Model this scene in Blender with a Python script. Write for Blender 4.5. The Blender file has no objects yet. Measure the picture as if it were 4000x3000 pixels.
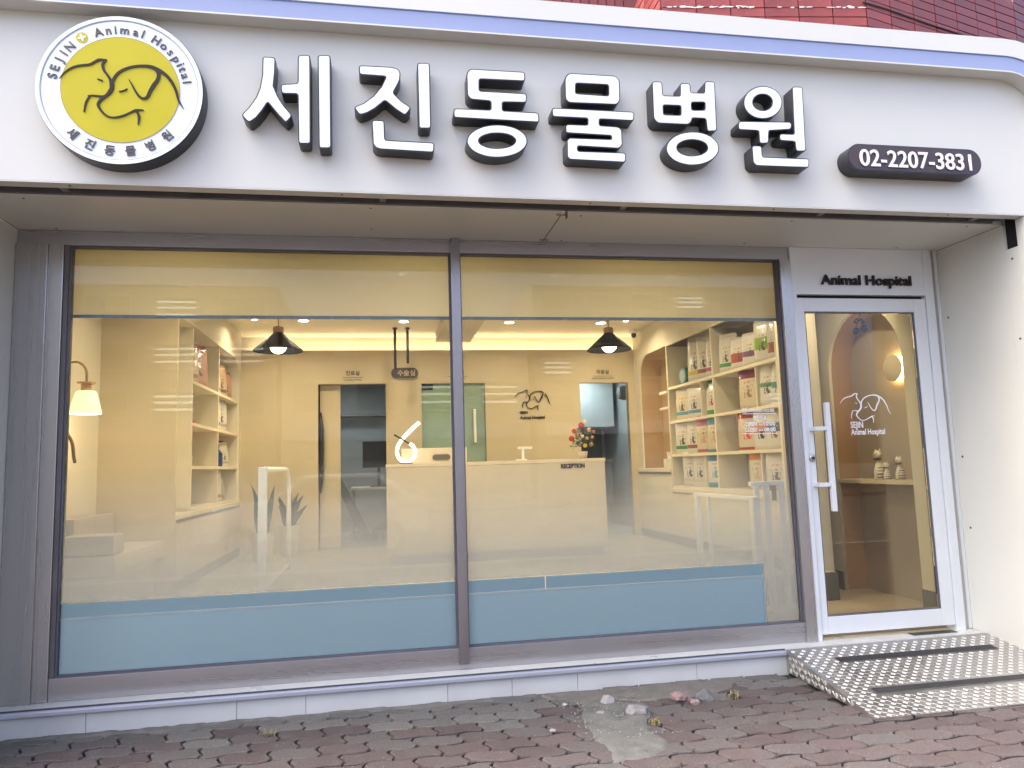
import bpy, bmesh, math, random
from mathutils import Vector, Matrix
random.seed(7)
SC = bpy.context.scene
COL = SC.collection
PI = math.pi

# ------------------------------------------------------------------ camera
EYE = 1.3825                      # camera height above the pavement
cd = bpy.data.cameras.new('camera')
cam = bpy.data.objects.new('camera', cd); COL.objects.link(cam); SC.camera = cam
def _rot(rx, ry, rz):
    cx, sx, cy, sy, cz, sz = math.cos(rx), math.sin(rx), math.cos(ry), math.sin(ry), math.cos(rz), math.sin(rz)
    return (Matrix(((cz, -sz, 0), (sz, cz, 0), (0, 0, 1))) @ Matrix(((1, 0, 0), (0, cx, -sx), (0, sx, cx)))
            @ Matrix(((cy, 0, sy), (0, 1, 0), (-sy, 0, cy))))
_r = _rot(-0.11129281, -0.17744245, -0.03109613)
_right = Vector((_r[0][0], _r[0][2], -_r[0][1]))
_up = Vector((-_r[1][0], -_r[1][2], _r[1][1]))
_back = Vector((-_r[2][0], -_r[2][2], _r[2][1]))
m4 = Matrix((_right, _up, _back)).transposed().to_4x4()
m4.translation = Vector((0, -4.7, EYE))
cam.matrix_world = m4
cd.sensor_width = 36.0; cd.lens = 36.0 * 2861.97 / 4000.0
cd.clip_start = 0.05; cd.clip_end = 900

# ------------------------------------------------------------------ light
SUN_EL, SUN_AZ = math.radians(60), math.radians(-78)   # veiled sun high on the left, grazing the front
w = bpy.data.worlds.new('World'); SC.world = w; w.use_nodes = True
nt = w.node_tree; bg = nt.nodes['Background']
sky = nt.nodes.new('ShaderNodeTexSky'); sky.sky_type = 'NISHITA'; sky.sun_disc = False
sky.sun_elevation = SUN_EL; sky.sun_rotation = SUN_AZ
sky.air_density = 0.45; sky.dust_density = 7.0; sky.ozone_density = 0.0
nt.links.new(sky.outputs[0], bg.inputs[0]); bg.inputs[1].default_value = 0.15
sl = bpy.data.lights.new('sun', 'SUN'); sl.energy = 0.52; sl.angle = math.radians(70); sl.color = (1.0, 0.98, 0.92)
so = bpy.data.objects.new('sun', sl); COL.objects.link(so)
_sd = Vector((math.sin(SUN_AZ) * math.cos(SUN_EL), math.cos(SUN_AZ) * math.cos(SUN_EL), math.sin(SUN_EL)))
so.rotation_euler = _sd.to_track_quat('Z', 'Y').to_euler(); so.location = (-14, 3, 18)
SC.view_settings.view_transform = 'Standard'; SC.view_settings.look = 'None'
SC.view_settings.exposure = 2.7; SC.view_settings.gamma = 1.0
SC.view_settings.use_curve_mapping = False
SC.render.engine = 'CYCLES'
SC.cycles.max_bounces = 8; SC.cycles.diffuse_bounces = 4; SC.cycles.glossy_bounces = 4
SC.cycles.transparent_max_bounces = 24; SC.cycles.transmission_bounces = 6
SC.cycles.caustics_reflective = False; SC.cycles.caustics_refractive = False
SC.cycles.sample_clamp_indirect = 6.0
SC.cycles.use_denoising = True

# ------------------------------------------------------------------ materials
MATS = {}
def nd(t, kind, **kw):
    n = t.nodes.new(kind)
    for k, v in kw.items(): setattr(n, k, v)
    return n
def mat(name, col, rough=0.5, metal=0.0, var=0.06, scale=6.0, bump=0.0, bscale=60.0, coat=0.0, spec=None, objrand=0.0, rvar=0.08, stretch=None, emit=None, sheen=0.0):
    """Principled material with uneven colour, uneven gloss and fine relief."""
    if name in MATS: return MATS[name]
    m = bpy.data.materials.new(name); m.use_nodes = True; MATS[name] = m
    t = m.node_tree; p = t.nodes['Principled BSDF']
    tc = nd(t, 'ShaderNodeTexCoord'); mp = nd(t, 'ShaderNodeMapping')
    if stretch: mp.inputs['Scale'].default_value = stretch
    t.links.new(tc.outputs['Object'], mp.inputs[0])
    n1 = nd(t, 'ShaderNodeTexNoise'); n1.inputs['Scale'].default_value = scale; n1.inputs['Detail'].default_value = 5
    t.links.new(mp.outputs[0], n1.inputs['Vector'])
    hsv = nd(t, 'ShaderNodeHueSaturation'); hsv.inputs['Color'].default_value = (*col, 1)
    mr = nd(t, 'ShaderNodeMapRange'); mr.inputs[1].default_value = 0.3; mr.inputs[2].default_value = 0.7
    mr.inputs[3].default_value = 1 - var; mr.inputs[4].default_value = 1 + var
    t.links.new(n1.outputs[0], mr.inputs[0])
    last = mr.outputs[0]
    if objrand:
        oi = nd(t, 'ShaderNodeObjectInfo'); m2 = nd(t, 'ShaderNodeMapRange')
        m2.inputs[3].default_value = 1 - objrand; m2.inputs[4].default_value = 1 + objrand
        t.links.new(oi.outputs['Random'], m2.inputs[0])
        mu = nd(t, 'ShaderNodeMath', operation='MULTIPLY'); t.links.new(last, mu.inputs[0]); t.links.new(m2.outputs[0], mu.inputs[1]); last = mu.outputs[0]
    t.links.new(last, hsv.inputs['Value'])
    t.links.new(hsv.outputs[0], p.inputs['Base Color'])
    m3 = nd(t, 'ShaderNodeMapRange'); m3.inputs[1].default_value = 0.3; m3.inputs[2].default_value = 0.7
    m3.inputs[3].default_value = max(0.02, rough - rvar); m3.inputs[4].default_value = min(1, rough + rvar)
    t.links.new(n1.outputs[0], m3.inputs[0]); t.links.new(m3.outputs[0], p.inputs['Roughness'])
    p.inputs['Metallic'].default_value = metal
    if coat: p.inputs['Coat Weight'].default_value = coat; p.inputs['Coat Roughness'].default_value = 0.08
    if spec is not None: p.inputs['Specular IOR Level'].default_value = spec
    if bump:
        n2 = nd(t, 'ShaderNodeTexNoise'); n2.inputs['Scale'].default_value = bscale; n2.inputs['Detail'].default_value = 6
        t.links.new(mp.outputs[0], n2.inputs['Vector'])
        b = nd(t, 'ShaderNodeBump'); b.inputs['Strength'].default_value = bump; b.inputs['Distance'].default_value = 0.01
        t.links.new(n2.outputs[0], b.inputs['Height']); t.links.new(b.outputs[0], p.inputs['Normal'])
    if emit:
        p.inputs['Emission Color'].default_value = (*emit[0], 1); p.inputs['Emission Strength'].default_value = emit[1]
    return m
def glow(name, col, strength):
    if name in MATS: return MATS[name]
    m = bpy.data.materials.new(name); m.use_nodes = True; MATS[name] = m
    t = m.node_tree; t.nodes.clear(); o = nd(t, 'ShaderNodeOutputMaterial'); e = nd(t, 'ShaderNodeEmission')
    e.inputs[0].default_value = (*col, 1); e.inputs[1].default_value = strength
    t.links.new(e.outputs[0], o.inputs[0]); return m
def glass(name, tint=(0.985, 0.997, 0.993), ior=1.36, wob=0.0):
    """Thin clear sheet: what lies behind shows straight through, the street is mirrored by Fresnel."""
    if name in MATS: return MATS[name]
    m = bpy.data.materials.new(name); m.use_nodes = True; MATS[name] = m
    t = m.node_tree; t.nodes.clear(); o = nd(t, 'ShaderNodeOutputMaterial')
    tr = nd(t, 'ShaderNodeBsdfTransparent'); tr.inputs[0].default_value = (*tint, 1)
    g = nd(t, 'ShaderNodeBsdfGlossy'); g.inputs['Roughness'].default_value = 0.004
    f = nd(t, 'ShaderNodeFresnel'); f.inputs[0].default_value = ior
    mx = nd(t, 'ShaderNodeMixShader')
    if wob:
        tc = nd(t, 'ShaderNodeTexCoord'); n = nd(t, 'ShaderNodeTexNoise'); n.inputs['Scale'].default_value = 0.9; n.inputs['Detail'].default_value = 1
        b = nd(t, 'ShaderNodeBump'); b.inputs['Strength'].default_value = 1.0; b.inputs['Distance'].default_value = wob
        t.links.new(tc.outputs['Object'], n.inputs['Vector']); t.links.new(n.outputs[0], b.inputs['Height'])
        t.links.new(b.outputs[0], g.inputs['Normal'])
    t.links.new(f.outputs[0], mx.inputs[0]); t.links.new(tr.outputs[0], mx.inputs[1]); t.links.new(g.outputs[0], mx.inputs[2])
    t.links.new(mx.outputs[0], o.inputs[0]); return m
def blind_mat(name, col):
    """Thin cream cloth: lets lamp light through, stays opaque to the eye."""
    m = bpy.data.materials.new(name); m.use_nodes = True; MATS[name] = m
    t = m.node_tree; t.nodes.clear(); o = nd(t, 'ShaderNodeOutputMaterial')
    d = nd(t, 'ShaderNodeBsdfDiffuse'); tl = nd(t, 'ShaderNodeBsdfTranslucent'); tr = nd(t, 'ShaderNodeBsdfTransparent')
    d.inputs[0].default_value = (*col, 1); tl.inputs[0].default_value = (*col, 1)
    a = nd(t, 'ShaderNodeMixShader'); a.inputs[0].default_value = 0.62; t.links.new(d.outputs[0], a.inputs[1]); t.links.new(tl.outputs[0], a.inputs[2])
    b = nd(t, 'ShaderNodeMixShader'); b.inputs[0].default_value = 0.07; t.links.new(a.outputs[0], b.inputs[1]); t.links.new(tr.outputs[0], b.inputs[2])
    t.links.new(b.outputs[0], o.inputs[0]); return m
def sheet_mat(name, col, through):
    """Tinted plastic sheet that also glows with the light behind it."""
    m = bpy.data.materials.new(name); m.use_nodes = True; MATS[name] = m
    t = m.node_tree; t.nodes.clear(); o = nd(t, 'ShaderNodeOutputMaterial')
    d = nd(t, 'ShaderNodeBsdfDiffuse'); tl = nd(t, 'ShaderNodeBsdfTranslucent')
    d.inputs[0].default_value = (*col, 1); tl.inputs[0].default_value = (*col, 1)
    a = nd(t, 'ShaderNodeMixShader'); a.inputs[0].default_value = through; t.links.new(d.outputs[0], a.inputs[1]); t.links.new(tl.outputs[0], a.inputs[2])
    t.links.new(a.outputs[0], o.inputs[0]); return m
def clear_sheet(name, col, hazy):
    """Clear tinted panel with some diffuse white mixed in."""
    m = bpy.data.materials.new(name); m.use_nodes = True; MATS[name] = m
    t = m.node_tree; t.nodes.clear(); o = nd(t, 'ShaderNodeOutputMaterial')
    tr = nd(t, 'ShaderNodeBsdfTransparent'); d = nd(t, 'ShaderNodeBsdfDiffuse'); d.inputs[0].default_value = (*col, 1); tr.inputs[0].default_value = (.97, .99, .98, 1)
    a = nd(t, 'ShaderNodeMixShader'); a.inputs[0].default_value = hazy; t.links.new(tr.outputs[0], a.inputs[1]); t.links.new(d.outputs[0], a.inputs[2])
    t.links.new(a.outputs[0], o.inputs[0]); return m
def frost(name, stops, z0, z1, col=(0.90, 0.92, 0.90)):
    """Printed gradient film: dots of white frost that get denser towards the bottom of the pane."""
    m = bpy.data.materials.new(name); m.use_nodes = True; MATS[name] = m
    t = m.node_tree; t.nodes.clear(); o = nd(t, 'ShaderNodeOutputMaterial')
    tr = nd(t, 'ShaderNodeBsdfTransparent'); d = nd(t, 'ShaderNodeBsdfDiffuse'); tl = nd(t, 'ShaderNodeBsdfTranslucent')
    d.inputs[0].default_value = (*col, 1); tl.inputs[0].default_value = (*col, 1)
    ms = nd(t, 'ShaderNodeMixShader'); ms.inputs[0].default_value = 0.3
    t.links.new(d.outputs[0], ms.inputs[1]); t.links.new(tl.outputs[0], ms.inputs[2])
    geo = nd(t, 'ShaderNodeNewGeometry'); sp = nd(t, 'ShaderNodeSeparateXYZ'); t.links.new(geo.outputs['Position'], sp.inputs[0])
    mr = nd(t, 'ShaderNodeMapRange'); mr.inputs[1].default_value = z0; mr.inputs[2].default_value = z1
    t.links.new(sp.outputs[2], mr.inputs[0])
    cr = nd(t, 'ShaderNodeValToRGB'); e = cr.color_ramp.elements
    e[0].position = stops[0][0]; e[0].color = (stops[0][1],) * 3 + (1,)
    e[1].position = stops[-1][0]; e[1].color = (stops[-1][1],) * 3 + (1,)
    for p, v in stops[1:-1]:
        q = e.new(p); q.color = (v, v, v, 1)
    t.links.new(mr.outputs[0], cr.inputs[0])
    mx = nd(t, 'ShaderNodeMixShader'); t.links.new(cr.outputs[0], mx.inputs[0])
    t.links.new(tr.outputs[0], mx.inputs[1]); t.links.new(ms.outputs[0], mx.inputs[2]); t.links.new(mx.outputs[0], o.inputs[0])
    return m
def bag_mat(name, body, top, band, z_top=0.82, b0=0.14, b1=0.24, spot=(0.12, 0.1, 0.09), logo=(0.45, 0.05, 0.08), side=None):
    """Foil pouch with flat print: coloured head, coloured band, brand mark, a dark animal picture."""
    m = bpy.data.materials.new(name); m.use_nodes = True
    t = m.node_tree; p = t.nodes['Principled BSDF']; p.inputs['Roughness'].default_value = 0.3
    p.inputs['Coat Weight'].default_value = 0.4
    tc = nd(t, 'ShaderNodeTexCoord'); sp = nd(t, 'ShaderNodeSeparateXYZ'); t.links.new(tc.outputs['Generated'], sp.inputs[0])
    ns = nd(t, 'ShaderNodeTexNoise'); ns.inputs['Scale'].default_value = 9; t.links.new(tc.outputs['Generated'], ns.inputs['Vector'])
    def rng(out, a, b):
        g = nd(t, 'ShaderNodeMath', operation='GREATER_THAN'); t.links.new(out, g.inputs[0]); g.inputs[1].default_value = a
        l = nd(t, 'ShaderNodeMath', operation='LESS_THAN'); t.links.new(out, l.inputs[0]); l.inputs[1].default_value = b
        mm = nd(t, 'ShaderNodeMath', operation='MULTIPLY'); t.links.new(g.outputs[0], mm.inputs[0]); t.links.new(l.outputs[0], mm.inputs[1]); return mm.outputs[0]
    def AND(a, b):
        mm = nd(t, 'ShaderNodeMath', operation='MULTIPLY'); t.links.new(a, mm.inputs[0]); t.links.new(b, mm.inputs[1]); return mm.outputs[0]
    cur = None
    def over(fac, colr):
        nonlocal cur
        mx = nd(t, 'ShaderNodeMix', data_type='RGBA')
        t.links.new(fac, mx.inputs['Factor'])
        if cur is None: mx.inputs['A'].default_value = (*body, 1)
        else: t.links.new(cur, mx.inputs['A'])
        mx.inputs['B'].default_value = (*colr, 1); cur = mx.outputs['Result']
    z, y = sp.outputs[2], sp.outputs[1]
    over(rng(z, z_top, 2.0), top)
    over(AND(rng(z, b0, b1), rng(y, 0.08, 0.92)), band)
    over(AND(AND(rng(z, 0.62, 0.67), rng(y, 0.3, 0.7)), rng(ns.outputs[0], 0.46, 1.0)), tuple(.5 * a + .5 * b for a, b in zip(logo, body)))
    over(AND(AND(rng(z, 0.27, 0.47), rng(y, 0.38, 0.68)), rng(ns.outputs[0], 0.47, 1.0)), spot)
    over(AND(AND(rng(z, 0.50, 0.57), rng(y, 0.2, 0.8)), rng(ns.outputs[0], 0.55, 1.0)), tuple(0.55 * c for c in body))
    if side: over(rng(y, 0.9, 2.0), side)
    t.links.new(cur, p.inputs['Base Color'])
    b = nd(t, 'ShaderNodeBump'); b.inputs['Strength'].default_value = 0.35; b.inputs['Distance'].default_value = 0.01
    n2 = nd(t, 'ShaderNodeTexNoise'); n2.inputs['Scale'].default_value = 5; t.links.new(tc.outputs['Generated'], n2.inputs['Vector'])
    t.links.new(n2.outputs[0], b.inputs['Height']); t.links.new(b.outputs[0], p.inputs['Normal'])
    return m

# ------------------------------------------------------------------ geometry helpers
ORG = {}
def _wpos(o): return ORG[o.name]
def tag(o, label=None, cat=None, group=None, kind=None):
    if label: o['label'] = label
    if cat: o['category'] = cat
    if group: o['group'] = group
    if kind: o['kind'] = kind
    return o
def thing(name, loc, label, cat, group=None):
    o = bpy.data.objects.new(name, None); o.empty_display_size = 0.1; COL.objects.link(o); o.location = loc
    ORG[o.name] = Vector(loc); return tag(o, label, cat, group)
def place(name, me, m, parent=None, smooth=False):
    """Link mesh data given in world coordinates as one object; parts take their thing's origin."""
    if parent is not None: org = ORG[parent.name]
    else:
        xs = [v.co.x for v in me.vertices]; ys = [v.co.y for v in me.vertices]; zs = [v.co.z for v in me.vertices]
        org = Vector(((min(xs) + max(xs)) / 2, (min(ys) + max(ys)) / 2, min(zs)))
    me.transform(Matrix.Translation(-org))
    o = bpy.data.objects.new(name, me); COL.objects.link(o)
    if parent is not None: o.parent = parent
    else: o.location = org
    ORG[o.name] = org
    if m is not None: me.materials.append(m)
    if smooth:
        for p in me.polygons: p.use_smooth = True
    return o
def obj(name, bm, m, parent=None, smooth=False, auto=False):
    bmesh.ops.recalc_face_normals(bm, faces=bm.faces[:])
    me = bpy.data.meshes.new(name); bm.to_mesh(me); bm.free()
    o = place(name, me, m, parent, smooth)
    if auto: autosmooth(o)
    return o
def autosmooth(o, ang=40):
    me = o.data
    bm = bmesh.new(); bm.from_mesh(me)
    for f in bm.faces: f.smooth = True
    for e in bm.edges:
        if len(e.link_faces) == 2 and e.calc_face_angle(0) > math.radians(ang): e.smooth = False
        elif len(e.link_faces) != 2: e.smooth = False
    bm.to_mesh(me); bm.free()
def struct(name, bm, m):
    return tag(obj(name, bm, m), kind='structure')
def BM(): return bmesh.new()
def box(bm, x0, x1, y0, y1, z0, z1, bev=0.0):
    x0, x1 = min(x0, x1), max(x0, x1); y0, y1 = min(y0, y1), max(y0, y1); z0, z1 = min(z0, z1), max(z0, z1)
    if bev <= 0:
        v = [bm.verts.new(p) for p in ((x0, y0, z0), (x1, y0, z0), (x1, y1, z0), (x0, y1, z0), (x0, y0, z1), (x1, y0, z1), (x1, y1, z1), (x0, y1, z1))]
        for f in ((3, 2, 1, 0), (4, 5, 6, 7), (0, 1, 5, 4), (1, 2, 6, 5), (2, 3, 7, 6), (3, 0, 4, 7)): bm.faces.new([v[i] for i in f])
        return v
    t = bmesh.new(); box(t, x0, x1, y0, y1, z0, z1)
    bmesh.ops.bevel(t, geom=t.edges[:], offset=min(bev, (x1 - x0) * .45, (y1 - y0) * .45, (z1 - z0) * .45), segments=2, profile=0.7, affect='EDGES')
    me = bpy.data.meshes.new('t'); t.to_mesh(me); t.free(); bm.from_mesh(me); bpy.data.meshes.remove(me)
def bx(*a, bev=0.0):
    bm = BM(); box(bm, *a, bev=bev); return bm
def ring_tube(bm, path, r, n=8, closed=False, caps=True):
    path = [Vector(p) for p in path]; N = len(path); rs = r if isinstance(r, (list, tuple)) else [r] * N
    rings = []; prev = None
    for i, p in enumerate(path):
        a = path[(i - 1) % N] if (closed or i > 0) else p; b = path[(i + 1) % N] if (closed or i < N - 1) else p
        d = (b - a).normalized()
        if prev is None:
            u = d.orthogonal().normalized()
        else:
            u = (prev - d * prev.dot(d)).normalized()
        prev = u; v = d.cross(u)
        rings.append([bm.verts.new(p + (u * math.cos(2 * PI * k / n) + v * math.sin(2 * PI * k / n)) * rs[i]) for k in range(n)])
    for i in range(N if closed else N - 1):
        A, B = rings[i], rings[(i + 1) % N]
        for k in range(n): bm.faces.new((A[k], A[(k + 1) % n], B[(k + 1) % n], B[k]))
    if caps and not closed: bm.faces.new(rings[0][::-1]); bm.faces.new(rings[-1])
def lathe(bm, prof, c, n=24, axis='Z', cap=True):
    """prof: (radius, height) pairs turned about an axis through c."""
    c = Vector(c); rings = []
    for r, h in prof:
        ring = []
        for k in range(n):
            a = 2 * PI * k / n; q = (r * math.cos(a), r * math.sin(a), h)
            if axis == 'X': q = (h, q[0], q[1])
            elif axis == 'Y': q = (q[0], h, q[1])
            ring.append(bm.verts.new(c + Vector(q)))
        rings.append(ring)
    for A, B in zip(rings, rings[1:]):
        for k in range(n): bm.faces.new((A[k], A[(k + 1) % n], B[(k + 1) % n], B[k]))
    if cap: bm.faces.new(rings[0][::-1]); bm.faces.new(rings[-1])
def ball(bm, c, r, seg=12, rings=8, s=(1, 1, 1)):
    mtx = Matrix.Translation(Vector(c)) @ Matrix.Diagonal((*s, 1))
    bmesh.ops.create_uvsphere(bm, u_segments=seg, v_segments=rings, radius=r, matrix=mtx)
def grow(pts, d):
    """Move a closed outline outwards by d (inwards when negative), mitred."""
    ar = sum(a[0] * b[1] - b[0] * a[1] for a, b in zip(pts, pts[1:] + pts[:1]))
    sg = 1.0 if ar > 0 else -1.0; out = []; N = len(pts)
    for i in range(N):
        p = Vector(pts[i]); a = p - Vector(pts[i - 1]); b = Vector(pts[(i + 1) % N]) - p
        if a.length < 1e-7 or b.length < 1e-7: out.append(tuple(p)); continue
        na = Vector((a.y, -a.x)).normalized(); nb = Vector((b.y, -b.x)).normalized(); m = na + nb
        k = max(m.length_squared / 2, 0.35); out.append(tuple(p + m / k * d * sg))
    return out
def _curve(loops, off=0.0, ext=0.0):
    c = bpy.data.curves.new('c', 'CURVE'); c.dimensions = '2D'; c.fill_mode = 'BOTH'; c.extrude = ext
    if off: loops = [grow(list(l), off if i == 0 else -off) for i, l in enumerate(loops)]
    for lp in loops:
        s = c.splines.new('POLY'); s.points.add(len(lp) - 1); s.use_cyclic_u = True
        for q, p in zip(s.points, lp): q.co = (p[0], p[1], 0, 1)
    return c
def _tomesh(c):
    o = bpy.data.objects.new('tmp', c); COL.objects.link(o); bpy.context.view_layer.update()
    me = bpy.data.meshes.new_from_object(o.evaluated_get(bpy.context.evaluated_depsgraph_get()))
    bpy.data.objects.remove(o); bpy.data.curves.remove(c)
    return me
FRONT = Matrix(((1, 0, 0, 0), (0, 0, -1, 0), (0, 1, 0, 0), (0, 0, 0, 1)))   # curve xy -> world XZ, extrusion along Y
def flat(loops, y0, y1, off=0.0):
    """Solid sheet in the X-Z plane between depths y0 and y1, holes allowed."""
    me = _tomesh(_curve(loops, off, (y1 - y0) / 2)); me.transform(FRONT); me.transform(Matrix.Translation((0, (y0 + y1) / 2, 0))); return me
SIDE = Matrix(((0, 0, 1, 0), (1, 0, 0, 0), (0, 1, 0, 0), (0, 0, 0, 1)))     # curve xy -> world YZ, extrusion along X
def flat_side(loops, x0, x1, off=0.0):
    me = _tomesh(_curve(loops, off, (x1 - x0) / 2)); me.transform(SIDE); me.transform(Matrix.Translation(((x0 + x1) / 2, 0, 0))); return me
UPM = Matrix.Identity(4)
def flat_up(loops, z0, z1):
    me = _tomesh(_curve(loops, 0, (z1 - z0) / 2)); me.transform(Matrix.Translation((0, 0, (z0 + z1) / 2))); return me
def words(s, size, bold=0.0, ext=0.0, width=None, space=1.0, align='LEFT'):
    """Lettering as a flat mesh in the X-Y plane, base line at y=0."""
    c = bpy.data.curves.new('t', 'FONT'); c.body = s; c.size = size; c.offset = bold; c.extrude = ext; c.space_character = space; c.align_x = align
    c.resolution_u = 4
    me = _tomesh(c)
    if width:
        xs = [v.co.x for v in me.vertices]; k = width / (max(xs) - min(xs)); x0 = min(xs)
        for v in me.vertices: v.co.x = (v.co.x - x0) * k
    return me
def words_front(s, x, z, y, size, **k):
    """Lettering on a plane facing the street."""
    e = k.get('ext', 0.0)
    me = words(s, size, **k); me.transform(FRONT); me.transform(Matrix.Translation((x, y - e, z))); return me
def rounded(pts, r, n=3):
    out = []; N = len(pts)
    for i in range(N):
        p = Vector(pts[i]); a = Vector(pts[i - 1]); b = Vector(pts[(i + 1) % N])
        da, db = (a - p), (b - p); la, lb = da.length, db.length
        ang = da.angle(db) if la > 1e-6 and lb > 1e-6 else PI
        if ang > math.radians(150): out.append(tuple(p)); continue
        d = min(r, la * .45, lb * .45); s, e = p + da / la * d, p + db / lb * d
        for k in range(n + 1):
            t = k / n; out.append(tuple(s * (1 - t) ** 2 + p * 2 * t * (1 - t) + e * t * t))
    return out
def rrect(x0, x1, z0, z1, r, n=6):
    out = []
    for cx, cz, a0 in ((x1 - r, z1 - r, 0), (x0 + r, z1 - r, 90), (x0 + r, z0 + r, 180), (x1 - r, z0 + r, 270)):
        for k in range(n + 1):
            a = math.radians(a0 + 90 * k / n); out.append((cx + r * math.cos(a), cz + r * math.sin(a)))
    return out
def circ(cx, cz, r, n=64): return [(cx + r * math.cos(2 * PI * k / n), cz + r * math.sin(2 * PI * k / n)) for k in range(n)]
def smooth_line(pts, wid, n=6):
    P = [Vector(p) for p in pts]; out = []; ws = []
    for i in range(len(P) - 1):
        p0 = P[max(i - 1, 0)]; p1 = P[i]; p2 = P[i + 1]; p3 = P[min(i + 2, len(P) - 1)]
        for k in range(n):
            t = k / n
            q = 0.5 * ((2 * p1) + (p2 - p0) * t + (2 * p0 - 5 * p1 + 4 * p2 - p3) * t * t + (3 * p1 - p0 - 3 * p2 + p3) * t ** 3)
            out.append(q); ws.append(wid[i] * (1 - t) + wid[i + 1] * t)
    out.append(P[-1]); ws.append(wid[-1]); return out, ws
def ribbon(bm, pts, wid, tf, d):
    """Brush stroke of changing width; tf maps (u, v) to the world, d is its raised thickness vector."""
    out, ws = smooth_line(pts, wid); L = []; Rr = []
    for i, p in enumerate(out):
        a = out[max(i - 1, 0)]; b = out[min(i + 1, len(out) - 1)]; t = (b - a).normalized(); nrm = Vector((-t.y, t.x)) * ws[i] / 2
        L.append(p + nrm); Rr.append(p - nrm)
    top = [(bm.verts.new(tf(l) + d), bm.verts.new(tf(r) + d)) for l, r in zip(L, Rr)]
    bot = [(bm.verts.new(tf(l)), bm.verts.new(tf(r))) for l, r in zip(L, Rr)]
    for i in range(len(top) - 1):
        (a, b), (c, e) = top[i], top[i + 1]; bm.faces.new((a, b, e, c))
        (a2, b2), (c2, e2) = bot[i], bot[i + 1]
        bm.faces.new((a, c, c2, a2)); bm.faces.new((b, b2, e2, e))
    for t_, b_ in ((top[0], bot[0]), (top[-1], bot[-1])): bm.faces.new((t_[0], t_[1], b_[1], b_[0]))
def join_me(*mes):
    bm = BM()
    for me in mes: bm.from_mesh(me); bpy.data.meshes.remove(me)
    out = bpy.data.meshes.new('j'); bm.to_mesh(out); bm.free(); return out
# ------------------------------------------------------------------ shared materials
M_WHITE = mat('white_panel', (0.655, 0.66, 0.61), 0.38, var=0.015, scale=1.3, bump=0.01, bscale=6, rvar=.03)
M_CREAM = mat('cream_panel', (0.71, 0.715, 0.64), 0.42, var=0.03, scale=1.1, bump=0.03, bscale=7)
M_LILAC = mat('pale_blue_gloss', (0.29, 0.345, 0.545), 0.10, var=0.03, scale=1.5, coat=0.6, bump=0.015, bscale=2.5)
M_BLACK = mat('black_can', (0.022, 0.024, 0.028), 0.38, var=0.2)
M_FACE = mat('letter_face', (0.80, 0.87, 0.93), 0.30, var=0.02)
M_VOID = mat('dark_void', (0.01, 0.01, 0.012), 0.9)
M_GREYM = mat('grey_painted_metal', (0.13, 0.125, 0.13), 0.5, var=0.15)
M_STEEL = mat('brushed_steel', (0.46, 0.455, 0.455), 0.28, metal=0.85, var=0.02, scale=3, bump=0.004, bscale=40, stretch=(6, 6, 0.15), rvar=0.05)
M_STEELH = mat('brushed_steel_rail', (0.44, 0.44, 0.455), 0.30, metal=0.8, var=0.02, scale=3, bump=0.003, bscale=40, stretch=(0.15, 6, 6), rvar=0.05)
M_ALU = mat('checker_aluminium', (0.44, 0.43, 0.405), 0.38, metal=0.9, var=0.08, scale=9, bump=0.04, bscale=90, rvar=0.12)
M_ALUR = mat('aluminium_rail', (0.56, 0.59, 0.68), 0.38, metal=0.6, var=0.02, rvar=.02)
M_TILE = mat('pale_stone_tile', (0.52, 0.535, 0.53), 0.42, var=0.05, scale=4, bump=0.04, bscale=30, objrand=0.03)
M_SILL = mat('sill_stone', (0.57, 0.58, 0.56), 0.34, var=0.05, scale=5, objrand=0.03)
M_DOORW = mat('white_door_paint', (0.68, 0.72, 0.745), 0.30, var=0.015, rvar=.015)
M_RUBBER = mat('black_rubber', (0.018, 0.018, 0.02), 0.65, var=0.2, bump=0.2, bscale=200)
M_DARKTXT = mat('dark_brown_print', (0.026, 0.02, 0.02), 0.6, spec=.25)
M_WHITETXT = mat('white_vinyl', (0.82, 0.82, 0.84), 0.5)
M_YELLOW = mat('yellow_acrylic', (0.50, 0.44, 0.012), 0.45, var=0.03, spec=.3)
M_PLAQUE = mat('brown_plaque', (0.055, 0.038, 0.045), 0.35, var=0.1)
M_SCREW = mat('screw_head', (0.12, 0.11, 0.10), 0.4, metal=0.8)
M_GLASS = glass('window_glass', wob=0.0012)
M_GLASS2 = glass('door_glass', tint=(0.95, 0.965, 0.95), wob=0.001)
M_WARMW = mat('beige_wall', (0.60, 0.52, 0.36), 0.6, var=0.03, scale=1.5, bump=0.03)
M_CREAMW = mat('cream_wall', (0.70, 0.655, 0.54), 0.6, var=0.02, bump=0.02)
M_CEIL = mat('ceiling_paint', (0.78, 0.72, 0.60), 0.7, var=0.02)
M_SHELF = mat('cream_laminate', (0.76, 0.70, 0.56), 0.4, var=0.03, scale=3)
M_FLOOR = mat('pale_floor_vinyl', (0.55, 0.49, 0.40), 0.35, var=0.05, scale=3)
M_COOLW = mat('cool_wall', (0.42, 0.45, 0.45), 0.6, var=0.04)
M_GATE = mat('white_gate_frame', (0.86, 0.88, 0.87), 0.35, var=0.02)
M_BLK = mat('black_metal', (0.02, 0.02, 0.022), 0.4, var=0.2)
M_SKIRT = mat('grey_skirting', (0.16, 0.16, 0.15), 0.5, var=0.1)
M_CONC = mat('cement_patch', (0.098, 0.10, 0.093), 0.85, var=0.22, scale=14, bump=0.5, bscale=55)

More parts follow.
